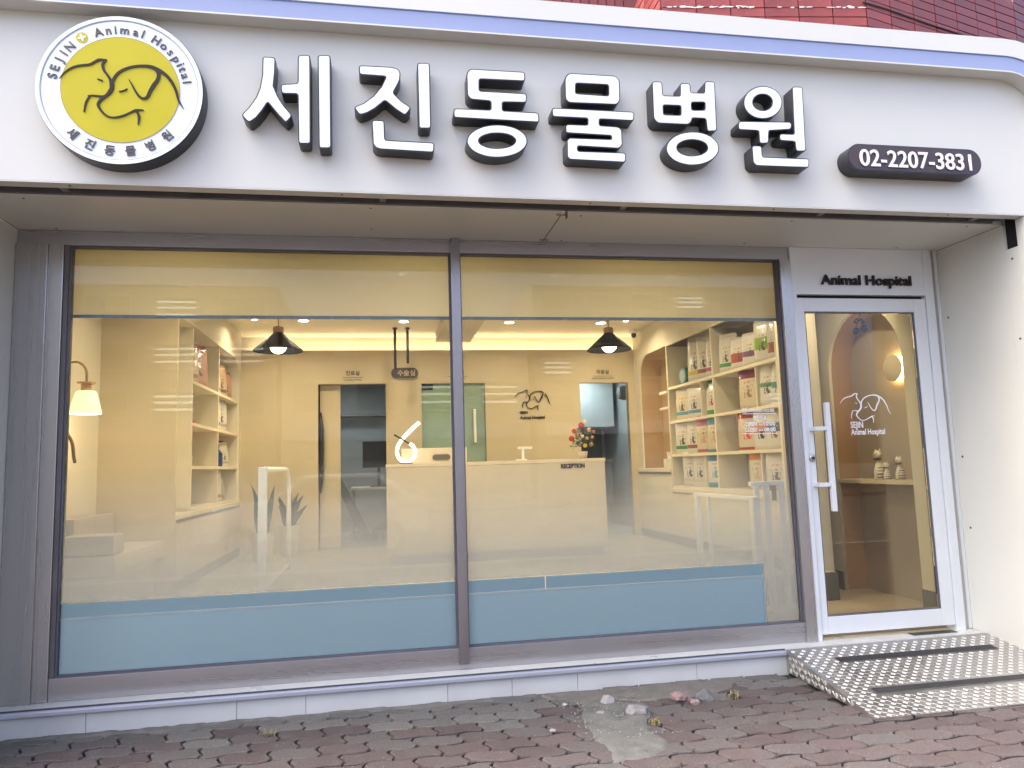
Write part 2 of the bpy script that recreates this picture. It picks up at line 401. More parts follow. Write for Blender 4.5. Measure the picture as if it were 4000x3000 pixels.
# ------------------------------------------------------------------ ground and street
g = BM(); box(g, -90, 90, -120, 60, -0.6, -0.13)
struct('road', g, mat('asphalt', (0.072, 0.071, 0.07), 0.95, spec=0.0, var=0.25, scale=20, bump=0.3, bscale=150))
g = BM(); box(g, -40, 40, -6.1, -0.05, -0.3, -0.022)
pavement = struct('pavement', g, mat('sand_bed', (0.03, 0.026, 0.024), 0.95, var=0.3, scale=30, bump=0.5, bscale=120))
g = BM(); box(g, -40, 40, -6.27, -6.104, -0.3, 0.0, bev=0.015)
struct('kerb', g, mat('granite_kerb', (0.17, 0.165, 0.16), 0.8, var=0.15, scale=30, bump=0.2))
g = BM(); box(g, -60, 60, -25.9, -20.2, -0.3, -0.01)
struct('far_pavement', g, mat('far_paving', (0.075, 0.073, 0.07), 0.95, spec=0.0, var=0.2, scale=8))

# wavy interlocking pavers, running bond
PL, PW = 0.236, 0.138
def paver_me(seed, phase=0.0, gap=0.0062):
    rnd = random.Random(seed)
    def wv(x): return 0.0115 * math.sin(2 * PI * x / PL + phase)
    def sv(t): return 0.017 * math.sin(2 * PI * t)
    pts = []
    for k in range(7): x = PL * k / 6; pts.append((x + sv(0), wv(x) + 0))
    for k in range(1, 4): t = k / 4; pts.append((PL + sv(t), PW * t + wv(PL)))
    for k in range(7): x = PL * (1 - k / 6); pts.append((x, PW + wv(x)))
    for k in range(1, 4): t = 1 - k / 4; pts.append((sv(t), PW * t + wv(0)))
    c = Vector((PL / 2, PW / 2))
    V = [Vector(p) - c for p in pts]
    def inset(d):
        out = []
        for i, p in enumerate(V):
            a, b = V[i - 1], V[(i + 1) % len(V)]; t = (b - a).normalized(); n = Vector((-t.y, t.x)); out.append(p + n * d)
        return out
    lo = inset(gap); hi = inset(gap + 0.004 + 0.002 * rnd.random())
    bm = BM()
    r0 = [bm.verts.new((p.x, p.y, -0.04)) for p in lo]
    r1 = [bm.verts.new((p.x + rnd.uniform(-.0012, .0012), p.y + rnd.uniform(-.0012, .0012), -0.005 + rnd.uniform(-.002, .001))) for p in lo]
    r2 = [bm.verts.new((p.x, p.y, rnd.uniform(-.0008, .0008))) for p in hi]
    n = len(lo)
    for A, B in ((r0, r1), (r1, r2)):
        for k in range(n): bm.faces.new((A[k], A[(k + 1) % n], B[(k + 1) % n], B[k]))
    bm.faces.new(r2)
    bmesh.ops.recalc_face_normals(bm, faces=bm.faces[:])
    me = bpy.data.meshes.new('paver'); bm.to_mesh(me); bm.free(); return me
def paver_material(name, base, grey):
    m = bpy.data.materials.new(name); m.use_nodes = True; t = m.node_tree; p = t.nodes['Principled BSDF']
    oi = nd(t, 'ShaderNodeObjectInfo'); geo = nd(t, 'ShaderNodeNewGeometry')
    cr = nd(t, 'ShaderNodeValToRGB'); e = cr.color_ramp.elements
    cols = [(0.0, base), (0.35, tuple(c * .82 for c in base)), (0.55, tuple(c * 1.12 for c in base)), (0.9, grey), (1.0, tuple((a + b) / 2 for a, b in zip(base, grey)))]
    e[0].position = 0; e[0].color = (*cols[0][1], 1); e[1].position = 1; e[1].color = (*cols[-1][1], 1)
    for q, c in cols[1:-1]: x = e.new(q); x.color = (*c, 1)
    t.links.new(oi.outputs['Random'], cr.inputs[0])
    n1 = nd(t, 'ShaderNodeTexNoise'); n1.inputs['Scale'].default_value = 5; n1.inputs['Detail'].default_value = 8; t.links.new(geo.outputs['Position'], n1.inputs['Vector'])
    mr = nd(t, 'ShaderNodeMapRange'); mr.inputs[1].default_value = .45; mr.inputs[2].default_value = .75; mr.inputs[4].default_value = 0.7; t.links.new(n1.outputs[0], mr.inputs[0])
    mx = nd(t, 'ShaderNodeMix', data_type='RGBA'); t.links.new(mr.outputs[0], mx.inputs['Factor']); t.links.new(cr.outputs[0], mx.inputs['A']); mx.inputs['B'].default_value = (*grey, 1)
    n2 = nd(t, 'ShaderNodeTexNoise'); n2.inputs['Scale'].default_value = 90; n2.inputs['Detail'].default_value = 6; t.links.new(geo.outputs['Position'], n2.inputs['Vector'])
    m2 = nd(t, 'ShaderNodeMapRange'); m2.inputs[1].default_value = .3; m2.inputs[2].default_value = .7; m2.inputs[3].default_value = .7; m2.inputs[4].default_value = 1.3; t.links.new(n2.outputs[0], m2.inputs[0])
    hs = nd(t, 'ShaderNodeHueSaturation'); t.links.new(mx.outputs['Result'], hs.inputs['Color']); t.links.new(m2.outputs[0], hs.inputs['Value'])
    # pale chips
    vo = nd(t, 'ShaderNodeTexVoronoi'); vo.inputs['Scale'].default_value = 34; t.links.new(geo.outputs['Position'], vo.inputs['Vector'])
    lt = nd(t, 'ShaderNodeMath', operation='LESS_THAN'); lt.inputs[1].default_value = 0.10; t.links.new(vo.outputs[0], lt.inputs[0])
    gt = nd(t, 'ShaderNodeMath', operation='GREATER_THAN'); gt.inputs[1].default_value = 0.58; t.links.new(n1.outputs[0], gt.inputs[0])
    an = nd(t, 'ShaderNodeMath', operation='MULTIPLY'); t.links.new(lt.outputs[0], an.inputs[0]); t.links.new(gt.outputs[0], an.inputs[1])
    mz = nd(t, 'ShaderNodeMix', data_type='RGBA'); t.links.new(an.outputs[0], mz.inputs['Factor']); t.links.new(hs.outputs[0], mz.inputs['A']); mz.inputs['B'].default_value = (.24, .225, .22, 1)
    t.links.new(mz.outputs['Result'], p.inputs['Base Color'])
    p.inputs['Roughness'].default_value = 0.82
    b = nd(t, 'ShaderNodeBump'); b.inputs['Strength'].default_value = 0.6; b.inputs['Distance'].default_value = 0.006
    t.links.new(n2.outputs[0], b.inputs['Height']); t.links.new(b.outputs[0], p.inputs['Normal'])
    return m
M_PAVER = paver_material('red_paver', (0.066, 0.0495, 0.048), (0.076, 0.070, 0.067))
M_PAVERG = paver_material('cement_smeared_paver', (0.096, 0.092, 0.087), (0.107, 0.104, 0.097))
PATCH = [(1.063, -0.51), (1.255, -0.342), (1.487, -0.50), (1.43, -0.737), (1.34, -0.899), (1.373, -0.999), (1.385, -1.126), (1.28, -1.234), (1.046, -1.228), (1.045, -1.036), (1.029, -0.818), (1.047, -0.634)]
def inside(p, poly):
    r = False; n = len(poly)
    for i in range(n):
        (x0, y0), (x1, y1) = poly[i - 1], poly[i]
        if (y0 > p[1]) != (y1 > p[1]) and p[0] < (x1 - x0) * (p[1] - y0) / (y1 - y0) + x0: r = not r
    return r
_inv = cam.matrix_world.inverted()
def in_frame(x, y, z, mg=0.06):
    q = _inv @ Vector((x, y, z))
    if q.z > -0.1: return False
    u = -q.x / q.z * cd.lens / 36.0; v = -q.y / q.z * cd.lens / 36.0
    return abs(u) < 0.5 + mg and abs(v) < 0.375 + mg
pv = [paver_me(s, 0.0 if s < 6 else PI) for s in range(12)]; pvg = [me.copy() for me in pv]
for me in pv: me.materials.append(M_PAVER)
for me in pvg: me.materials.append(M_PAVERG)
cells = []
rows = 36
for r in range(rows):
    y = -0.20 - r * PW
    for c in range(-22, 34):
        x = c * PL + (PL / 2 if r % 2 else 0) + 0.03
        if all(inside((x + dx, y), PATCH) for dx in (-.1, 0, .1)): continue
        if 2.60 < x < 4.6 and -0.98 < y: continue                 # under the ramp
        if y > -0.75 and 4.12 < x: continue
        cells.append((x, y, r))
rp = random.Random(3)
seen = [c for c in cells if in_frame(c[0], c[1], 0)]
seen.sort(key=lambda c: (Vector((c[0], c[1], 0)) - cam.location).length)
one_by_one = set(seen[:300])
rest = BM()
for (x, y, r) in cells:
    smear = 1.0 - (-0.20 - y) / 0.42 + 0.5 * math.sin(x * 2.1 + 1) * 0.5 + rp.uniform(-.25, .25)
    gr = smear > 0.35 and x < 2.7
    me = (pvg if gr else pv)[rp.randrange(6) + (6 if r % 2 else 0)]
    mt = Matrix.Translation((x, y, rp.uniform(-.003, .003) - (0.002 if gr else 0))) @ Matrix.Rotation(rp.gauss(0, .012), 4, 'Z') @ Matrix.Rotation(rp.gauss(0, .010), 4, 'X') @ Matrix.Rotation(rp.gauss(0, .008), 4, 'Y') @ Matrix.Rotation(PI if rp.random() < .5 else 0, 4, 'Z')
    if (x, y, r) in one_by_one:
        o = bpy.data.objects.new('paver', me); COL.objects.link(o); o.parent = pavement
        o.matrix_local = Matrix.Translation(-ORG[pavement.name]) @ mt
    else:
        n0 = len(rest.verts); rest.from_mesh(me); rest.verts.ensure_lookup_table()
        for v in rest.verts[n0:]: v.co = mt @ v.co
o = obj('paver_field', rest, M_PAVER, pavement); tag(o, kind='stuff')

# rough cement where pavers are missing
def lumpy(poly, z0, amp, n=26, seed=1):
    rnd = random.Random(seed); bm = BM()
    xs = [p[0] for p in poly]; ys = [p[1] for p in poly]; gx = {}
    X0, X1, Y0, Y1 = min(xs) - .03, max(xs) + .03, min(ys) - .03, max(ys) + .03
    from mathutils import noise
    N = int((X1 - X0) / 0.018) + 2; Mm = int((Y1 - Y0) / 0.018) + 2
    for i in range(N):
        for j in range(Mm):
            x = X0 + (X1 - X0) * i / (N - 1); y = Y0 + (Y1 - Y0) * j / (Mm - 1)
            wob = 0.055 * noise.noise(Vector((x * 6, y * 6, seed)))
            # distance to the outline, positive inside
            dmin = 9
            for k in range(len(poly)):
                a, b = Vector(poly[k - 1]), Vector(poly[k]); p = Vector((x, y)); t = max(0, min(1, (p - a).dot(b - a) / (b - a).length_squared)); dmin = min(dmin, (p - a - (b - a) * t).length)
            d = (dmin if inside((x, y), poly) else -dmin) + wob
            h = z0 + amp * (noise.noise(Vector((x * 9, y * 9, seed + 2))) + .5 * noise.noise(Vector((x * 25, y * 25, seed + 4)))) - max(0, 0.02 - d) * 0.9
            gx[i, j] = bm.verts.new((x, y, max(h, -0.03)))
    for i in range(N - 1):
        for j in range(Mm - 1): bm.faces.new((gx[i, j], gx[i + 1, j], gx[i + 1, j + 1], gx[i, j + 1]))
    return bm
o = obj('cement_patch', lumpy(PATCH, 0.008, 0.009, seed=5), M_CONC, pavement, smooth=True)
o = obj('cement_smear', lumpy([(0.9, -0.15), (2.2, -0.15), (2.1, -0.36), (1.75, -0.5), (1.45, -0.46), (1.2, -0.40), (0.95, -0.3)], 0.0045, 0.006, seed=9), mat('sandy_cement', (0.120, 0.115, 0.102), .9, var=.2, scale=18, bump=.5, bscale=70), pavement, smooth=True)
o = obj('cement_fillet', lumpy([(-2.3, -0.13), (0.92, -0.13), (0.9, -0.19), (0.2, -0.22), (-0.6, -0.19), (-1.4, -0.24), (-2.3, -0.2)], 0.003, 0.004, seed=13), mat('grey_cement', (0.120, 0.119, 0.110), .9, var=.25, scale=18, bump=.5, bscale=70), pavement, smooth=True)
def rock(x, y, s, col, label, seed, flat_=0.6):
    rnd = random.Random(seed); bm = BM()
    bmesh.ops.create_icosphere(bm, subdivisions=2, radius=1)
    from mathutils import noise
    for v in bm.verts:
        k = 1 + .35 * noise.noise(v.co * 1.3 + Vector((seed, 0, 0))) + .15 * noise.noise(v.co * 3 + Vector((0, seed, 0)))
        v.co = Vector((v.co.x * k * s * rnd.uniform(.97, 1.03), v.co.y * k * s * .8, max(v.co.z * k * s * flat_, -s * .3)))
    bmesh.ops.translate(bm, verts=bm.verts[:], vec=(x, y, s * .22))
    o = obj('stone', bm, mat('stone_%d' % seed, tuple(c * .58 for c in col), .9, var=.25, scale=25, bump=.5, bscale=80))
    tag(o, label, 'stone', 'loose stones by the cement patch'); return o
rock(1.69, -0.50, 0.062, (0.36, 0.25, 0.24), 'pinkish broken brick lump on the sandy cement left of the dark stone', 21)
rock(1.825, -0.52, 0.058, (0.20, 0.20, 0.21), 'dark grey rounded stone resting against the pinkish lump near the wall', 22, .8)
rock(1.272, -0.43, 0.042, (0.45, 0.44, 0.43), 'whitish stone lying alone in the sandy cement near the wall', 23, .8)
rock(1.365, -0.655, 0.066, (0.32, 0.31, 0.31), 'flat grey block at the top corner of the cement patch', 24, .5)
rock(1.17, -0.62, 0.03, (0.36, 0.35, 0.33), 'small grey stone sunk in the rough upper cement patch', 25)
rock(1.745, -0.575, 0.03, (0.40, 0.30, 0.29), 'small pink chip just in front of the pinkish brick lump', 26)
rock(1.022, -0.405, 0.016, (0.55, 0.55, 0.54), 'tiny white pebble on grey pavers left of the cement', 27)
rock(0.86, -0.79, 0.018, (0.5, 0.48, 0.47), 'tiny pale pebble in a red paver joint left of the patch', 28)
gr = BM(); rg = random.Random(11)
for k in range(420):
    if k < 260: x, y = rg.uniform(1.0, 1.45), rg.uniform(-1.0, -0.35)
    else: x, y = rg.uniform(-1.8, 4.0), rg.uniform(-1.5, -0.25)
    if 2.45 < x and y > -1.1: continue
    s = rg.uniform(.002, .0065) if k < 260 else rg.uniform(.0015, .004)
    bmesh.ops.create_icosphere(gr, subdivisions=1, radius=s, matrix=Matrix.Translation((x, y, .006 + s * .3)) @ Matrix.Diagonal((1, rg.uniform(.6, 1), .6, 1)))
tag(obj('grit', gr, mat('grit', (.22, .21, .20), .9, var=.3, scale=40)), 'pale grit and crumbs scattered over the cement patch and joints', 'grit', kind='stuff')
def weed(x, y, n, seed, label):
    rnd = random.Random(seed); bm = BM()
    for k in range(n):
        a = rnd.uniform(0, 2 * PI); l = rnd.uniform(.02, .05); b = Vector((x + rnd.gauss(0, .018), y + rnd.gauss(0, .018), 0))
        tip = b + Vector((math.cos(a) * l * .7, math.sin(a) * l * .7, l * rnd.uniform(.5, 1))); sd = Vector((-math.sin(a), math.cos(a), 0)) * .003
        mid = (b + tip) / 2 + Vector((0, 0, .008))
        q = [bm.verts.new(p) for p in (b - sd, b + sd, mid + sd * 1.3, mid - sd * 1.3)]; tp = bm.verts.new(tip)
        bm.faces.new(q); bm.faces.new((q[3], q[2], tp))
    tag(obj('dry_weed', bm, mat('dry_weed', (.17, .145, .06), .8, var=.3, scale=40)), label, 'weed', 'dry weeds in the paving')
weed(1.40, -0.83, 26, 1, 'dry brownish weed tuft beside the cement patch')
weed(2.0, -0.55, 30, 2, 'dry olive weed tuft near the ramp in sandy cement')
weed(-0.62, -0.46, 14, 3, 'small yellowish weed in a paver joint at left')

# ------------------------------------------------------------------ tiled plinth below the window
pl = thing('tiled_plinth', (0.2, -0.07, 0), 'low pale stone tiled plinth with aluminium rail under the shop window', 'plinth')
xs = [-2.6, -1.62, -0.83, -0.45, 0.37, 0.76, 1.17, 1.95, 2.585]
for k in range(len(xs) - 1):
    bm = bx(xs[k] + .0012, xs[k + 1] - .0012, -0.145, -0.06, -0.02, 0.112 + .0005 * (k % 2), bev=.0015); obj('tile', bm, M_TILE, pl)
xs2 = [-2.6, -1.9, -0.98, 0.58, 2.0, 2.72, 3.4, 4.06]
for k in range(len(xs2) - 1):
    obj('sill_slab', bx(xs2[k] + .001, xs2[k + 1] - .001, -0.14, 0.12, 0.113, 0.1465, bev=.0015), M_SILL, pl)
obj('core', bx(-2.6, 4.06, -0.058, 0.11, -0.02, 0.1125), M_VOID, pl)
rl = BM(); box(rl, -2.6, 2.57, -0.162, -0.146, 0.108, 0.131, bev=.004); box(rl, -2.6, 2.57, -0.150, -0.1405, 0.131, 0.137)
obj('rail', rl, M_ALUR, pl)
obj('rail_groove', bx(-2.6, 2.565, -0.1465, -0.1404, 0.1372, 0.1462), mat('dark_seal', (.06, .075, .085), .6), pl)

# ------------------------------------------------------------------ checker-plate ramp
rmp = thing('access_ramp', (3.5, -0.6, 0), 'silver checker plate ramp with two black grip strips before the door', 'ramp')
RX0, RX1, RY0, RY1, RH = 2.53, 5.2, -1.065, -0.147, 0.140
def rz(y): return 0.004 + (RH - 0.004) * (y - RY0) / (RY1 - RY0)
SL = (RH - 0.004) / (RY1 - RY0)
d = BM()
P = [(RX0, RY0, .004), (RX1, RY0, .004), (RX1, RY1, RH), (RX0 + .04, RY1, RH)]
top = [d.verts.new(p) for p in P]; bot = [d.verts.new((p[0], p[1], p[2] - .004)) for p in P]
d.faces.new(top); d.faces.new(bot[::-1])
for k in range(4): d.faces.new((top[k], bot[k], bot[(k + 1) % 4], top[(k + 1) % 4]))
obj('deck', d, M_ALU, rmp)
s = BM(); q = [s.verts.new(p) for p in ((RX0, RY0, .0), (RX0 + .04, RY1, .0), (RX0 + .04, RY1, RH - .0045), (RX0, RY0 + .02, .0035))]; s.faces.new(q)
q2 = [s.verts.new((v.co.x + .003, v.co.y, v.co.z)) for v in q]; s.faces.new(q2[::-1])
for k in range(4): s.faces.new((q[k], q2[k], q2[(k + 1) % 4], q[(k + 1) % 4]))
obj('side_plate', s, M_ALU, rmp)
tr = BM(); CS = 0.037
STR = [(2.80, 3.93, -0.392, -0.327), (2.742, 5.0, -0.808, -0.750)]
def bar(bm, c, u, v, n, L, W, H):
    r0 = [bm.verts.new(c + u * a * L + v * b * W) for a, b in ((-1, -.8), (1, -.8), (1, .8), (-1, .8))]
    r1 = [bm.verts.new(c + u * a * L * .88 + v * b * W * .55 + n * H) for a, b in ((-1, -1), (1, -1), (1, 1), (-1, 1))]
    for k in range(4): bm.faces.new((r0[k], r0[(k + 1) % 4], r1[(k + 1) % 4], r1[k]))
    bm.faces.new(r1)
nz = Vector((0, -SL, 1)).normalized(); ey = Vector((0, 1, SL)).normalized(); ex = Vector((1, 0, 0))
ny = int((RY1 - RY0) / CS); nx = int((4.75 - RX0) / CS)
for j in range(ny):
    for i in range(nx):
        x = RX0 + .012 + CS * (i + .5); y = RY0 + .006 + CS * (j + .5)
        if x < RX0 + .04 * (y - RY0) / (RY1 - RY0) + CS * .5: continue
        if any(a - .012 < x < b + .012 and c - .012 < y < e + .012 for a, b, c, e in STR): continue
        if x > 4.1 and y > -0.62: continue
        u = (ex + ey).normalized() if (i + j) % 2 else (ex - ey).normalized(); v = nz.cross(u)
        c = Vector((x, y, rz(y)))
        for k in range(-2, 3): bar(tr, c + v * k * .0054, u, v, nz, .0125, .0022, .0011)
tag(obj('tread_pattern', tr, M_ALU, rmp), kind='stuff')
ts = BM(); ux = Vector((.04, RY1 - RY0, 0)).normalized(); uz = Vector((0, 0, 1)); nn = Vector((-1, 0, 0))
for i in range(int((RY1 - RY0) / CS)):
    y = RY0 + CS * (i + .5); xx = RX0 + .04 * (y - RY0) / (RY1 - RY0)
    for j in range(5):
        z = CS * (j + .5)
        if z + .012 > rz(y) - .002: continue
        u = (ux + uz).normalized() if (i + j) % 2 else (ux - uz).normalized(); v = nn.cross(u)
        for k in range(-2, 3): bar(ts, Vector((xx, y, z)) + v * k * .0052, u, v, nn, .0125, .0022, .0018)
tag(obj('side_tread_pattern', ts, M_ALU, rmp), kind='stuff')
for a, b, c, e in STR:
    bm = BM(); t4 = [bm.verts.new((x, y, rz(y) + .004)) for x, y in ((a, c), (b, c), (b, e), (a, e))]; b4 = [bm.verts.new((v.co.x, v.co.y, v.co.z - .0035)) for v in t4]
    bm.faces.new(t4); bm.faces.new(b4[::-1])
    for k in range(4): bm.faces.new((t4[k], b4[k], b4[(k + 1) % 4], t4[(k + 1) % 4]))
    obj('grip_strip', bm, M_RUBBER, rmp)
    fr = BM()
    for (p, q_) in (((a - .006, c - .006), (b, c - .001)), ((a - .006, e + .001), (b, e + .006))):
        t4 = [fr.verts.new((x, y, rz(y) + .003)) for x, y in ((p[0], p[1]), (q_[0], p[1]), (q_[0], q_[1]), (p[0], q_[1]))]; fr.faces.new(t4)
    obj('strip_edging', fr, M_ALU, rmp)
# ------------------------------------------------------------------ sign fascia
FY = -0.79                      # front of the fascia
fas = thing('sign_fascia', (1.0, FY, 2.885), 'long white sign fascia with pale blue band and rounded corners above the shopfront', 'fascia')
# panel: a portal outline, open at the bottom between the two piers
LX, RX = -2.30, 4.25            # inner edges of the trim band
panel = rounded([(LX, 0.0), (LX, 3.81), (RX, 3.81), (RX, 0.0), (4.08, 0.0), (4.08, 2.885), (-2.125, 2.885), (-2.125, 0.0)], 0.0)
def frame_loop(d, r, z_top=3.79, n=10):
    """Inverted U offset outwards by d from the inner edge of the trim band."""
    x0, x1, z1 = LX - d, RX + d, z_top + d
    out = [(x0, 0.0)]
    for k in range(n + 1): a = math.radians(180 - 90 * k / n); out.append((x0 + r + r * math.cos(a), z1 - r + r * math.sin(a)))
    for k in range(n + 1): a = math.radians(90 - 90 * k / n); out.append((x1 - r + r * math.cos(a), z1 - r + r * math.sin(a)))
    out.append((x1, 0.0)); return out
inn = frame_loop(0.012, 0.30, 3.79)
outer_panel = [(x, z) for x, z in inn]
place('fascia_panel', flat([outer_panel + [(4.08, 0.0), (4.08, 2.885), (-2.125, 2.885), (-2.125, 0.0)]], FY, FY + 0.03), M_WHITE, fas)
def band(d0, r0, d1, r1, y0, y1): return flat([frame_loop(d0, r0) + frame_loop(d1, r1)[::-1]], y0, y1)
place('blue_band', band(0.009, 0.289, 0.108, 0.39, FY - 0.095, FY - 0.002), M_LILAC, fas)
place('band_lip', band(0.0, 0.28, 0.0085, 0.2885, FY - 0.10, FY - 0.0015), M_WHITE, fas)
place('outer_border', band(0.109, 0.39, 0.225, 0.50, FY - 0.102, FY + 0.30), M_WHITE, fas)
place('band_edge', band(0.1045, 0.386, 0.1088, 0.3905, FY - 0.0985, FY - 0.096), mat('edge_blue', (.22, .3, .6), .3), fas)
obj('bottom_lip', bx(-2.12, 4.075, FY + 0.001, -0.716, 2.8785, 2.8845), M_CREAM, fas)
obj('slot_back', bx(-2.12, 4.075, -0.716, -0.60, 2.965, 2.97), M_VOID, fas)
obj('slot_wall', bx(-2.12, 4.075, -0.7165, -0.714, 2.885, 2.965), M_VOID, fas)
obj('slot_channel', bx(-2.12, 3.99, -0.634, -0.612, 2.879, 2.93), M_GREYM, fas)
for x in (-1.62, 0.02, 1.43, 2.72, 3.82):
    obj('slot_bracket', bx(x - .018, x + .018, -0.7135, -0.6345, 2.888, 2.92), mat('galv', (.28, .27, .27), .5, metal=.6), fas)
def screw(x, y, z, axis, parent, r=0.0065):
    bm = BM(); lathe(bm, [(r, 0), (r, .0015), (r * .6, .003)], (0, 0, 0), 10)
    me = bpy.data.meshes.new('s'); bm.to_mesh(me); bm.free()
    rot = {'D': Matrix.Rotation(PI, 4, 'X'), 'L': Matrix.Rotation(-PI / 2, 4, 'Y')}[axis]
    me.transform(rot); me.transform(Matrix.Translation((x, y, z))); place('screw', me, M_SCREW, parent)
for x in (-1.56, -0.2, 1.2, 2.35, 3.55): screw(x, -0.755, 2.8783, 'D', fas)

# ------------------------------------------------------------------ lining of the recess
rec = thing('recess_lining', (1.0, -0.3, 0), 'cream panels lining the recessed shopfront, soffit and side jambs', 'panelling')
obj('soffit_panel', bx(-2.12, 1.072, -0.611, 0.02, 2.8745, 2.9, bev=.002), M_CREAM, rec)
obj('soffit_panel', bx(1.080, 4.078, -0.611, 0.02, 2.8742, 2.9, bev=.002), M_CREAM, rec)
jr = obj('jamb_panel', bx(4.08, 4.11, -0.615, 0.0, 0.0, 2.873, bev=.0015), M_CREAM, rec)
obj('jamb_strip', bx(4.079, 4.11, -0.715, -0.6165, 0.0, 2.70, bev=.0015), M_CREAM, rec)
obj('jamb_edge', bx(4.0785, 4.11, -0.789, -0.7165, 0.0, 2.8775, bev=.0015), M_CREAM, rec)
obj('jamb_void', bx(4.10, 4.11, -0.715, -0.6165, 2.701, 2.96), M_VOID, rec)
obj('jamb_panel', bx(-2.15, -2.1225, -0.788, 0.0, 0.0, 2.873, bev=.0015), M_CREAM, rec)
for x, y in ((-1.86, -0.56), (-0.05, -0.57), (-0.05, -0.2), (1.20, -0.55), (1.20, -0.06), (2.58, -0.57), (2.5, -0.1), (3.85, -0.57), (3.7, -0.08), (-1.9, -0.06)): screw(x, y, 2.874, 'D', rec)
for y, z in ((-0.075, 2.36), (-0.665, 2.63), (-0.66, 2.1), (-0.08, 1.35), (-0.09, 0.85), (-0.665, 1.1)): screw(4.0785, y, z, 'L', rec, .008)
# two nail heads and a bead of sealant along the soffit joint
obj('joint_bead', bx(1.0725, 1.0795, -0.55, -0.03, 2.8735, 2.8775), mat('brown_sealant', (.28, .23, .17), .6), rec)
for y in (-0.56, -0.07):
    obj('joint_clip', bx(1.045, 1.105, y - .008, y + .008, 2.8695, 2.874, bev=.002), mat('brown_sealant', (.28, .23, .17), .6), rec)
obj('hanging_wire', bx(1.09, 1.093, -0.64, -0.60, 2.83, 2.88), M_GREYM, rec)

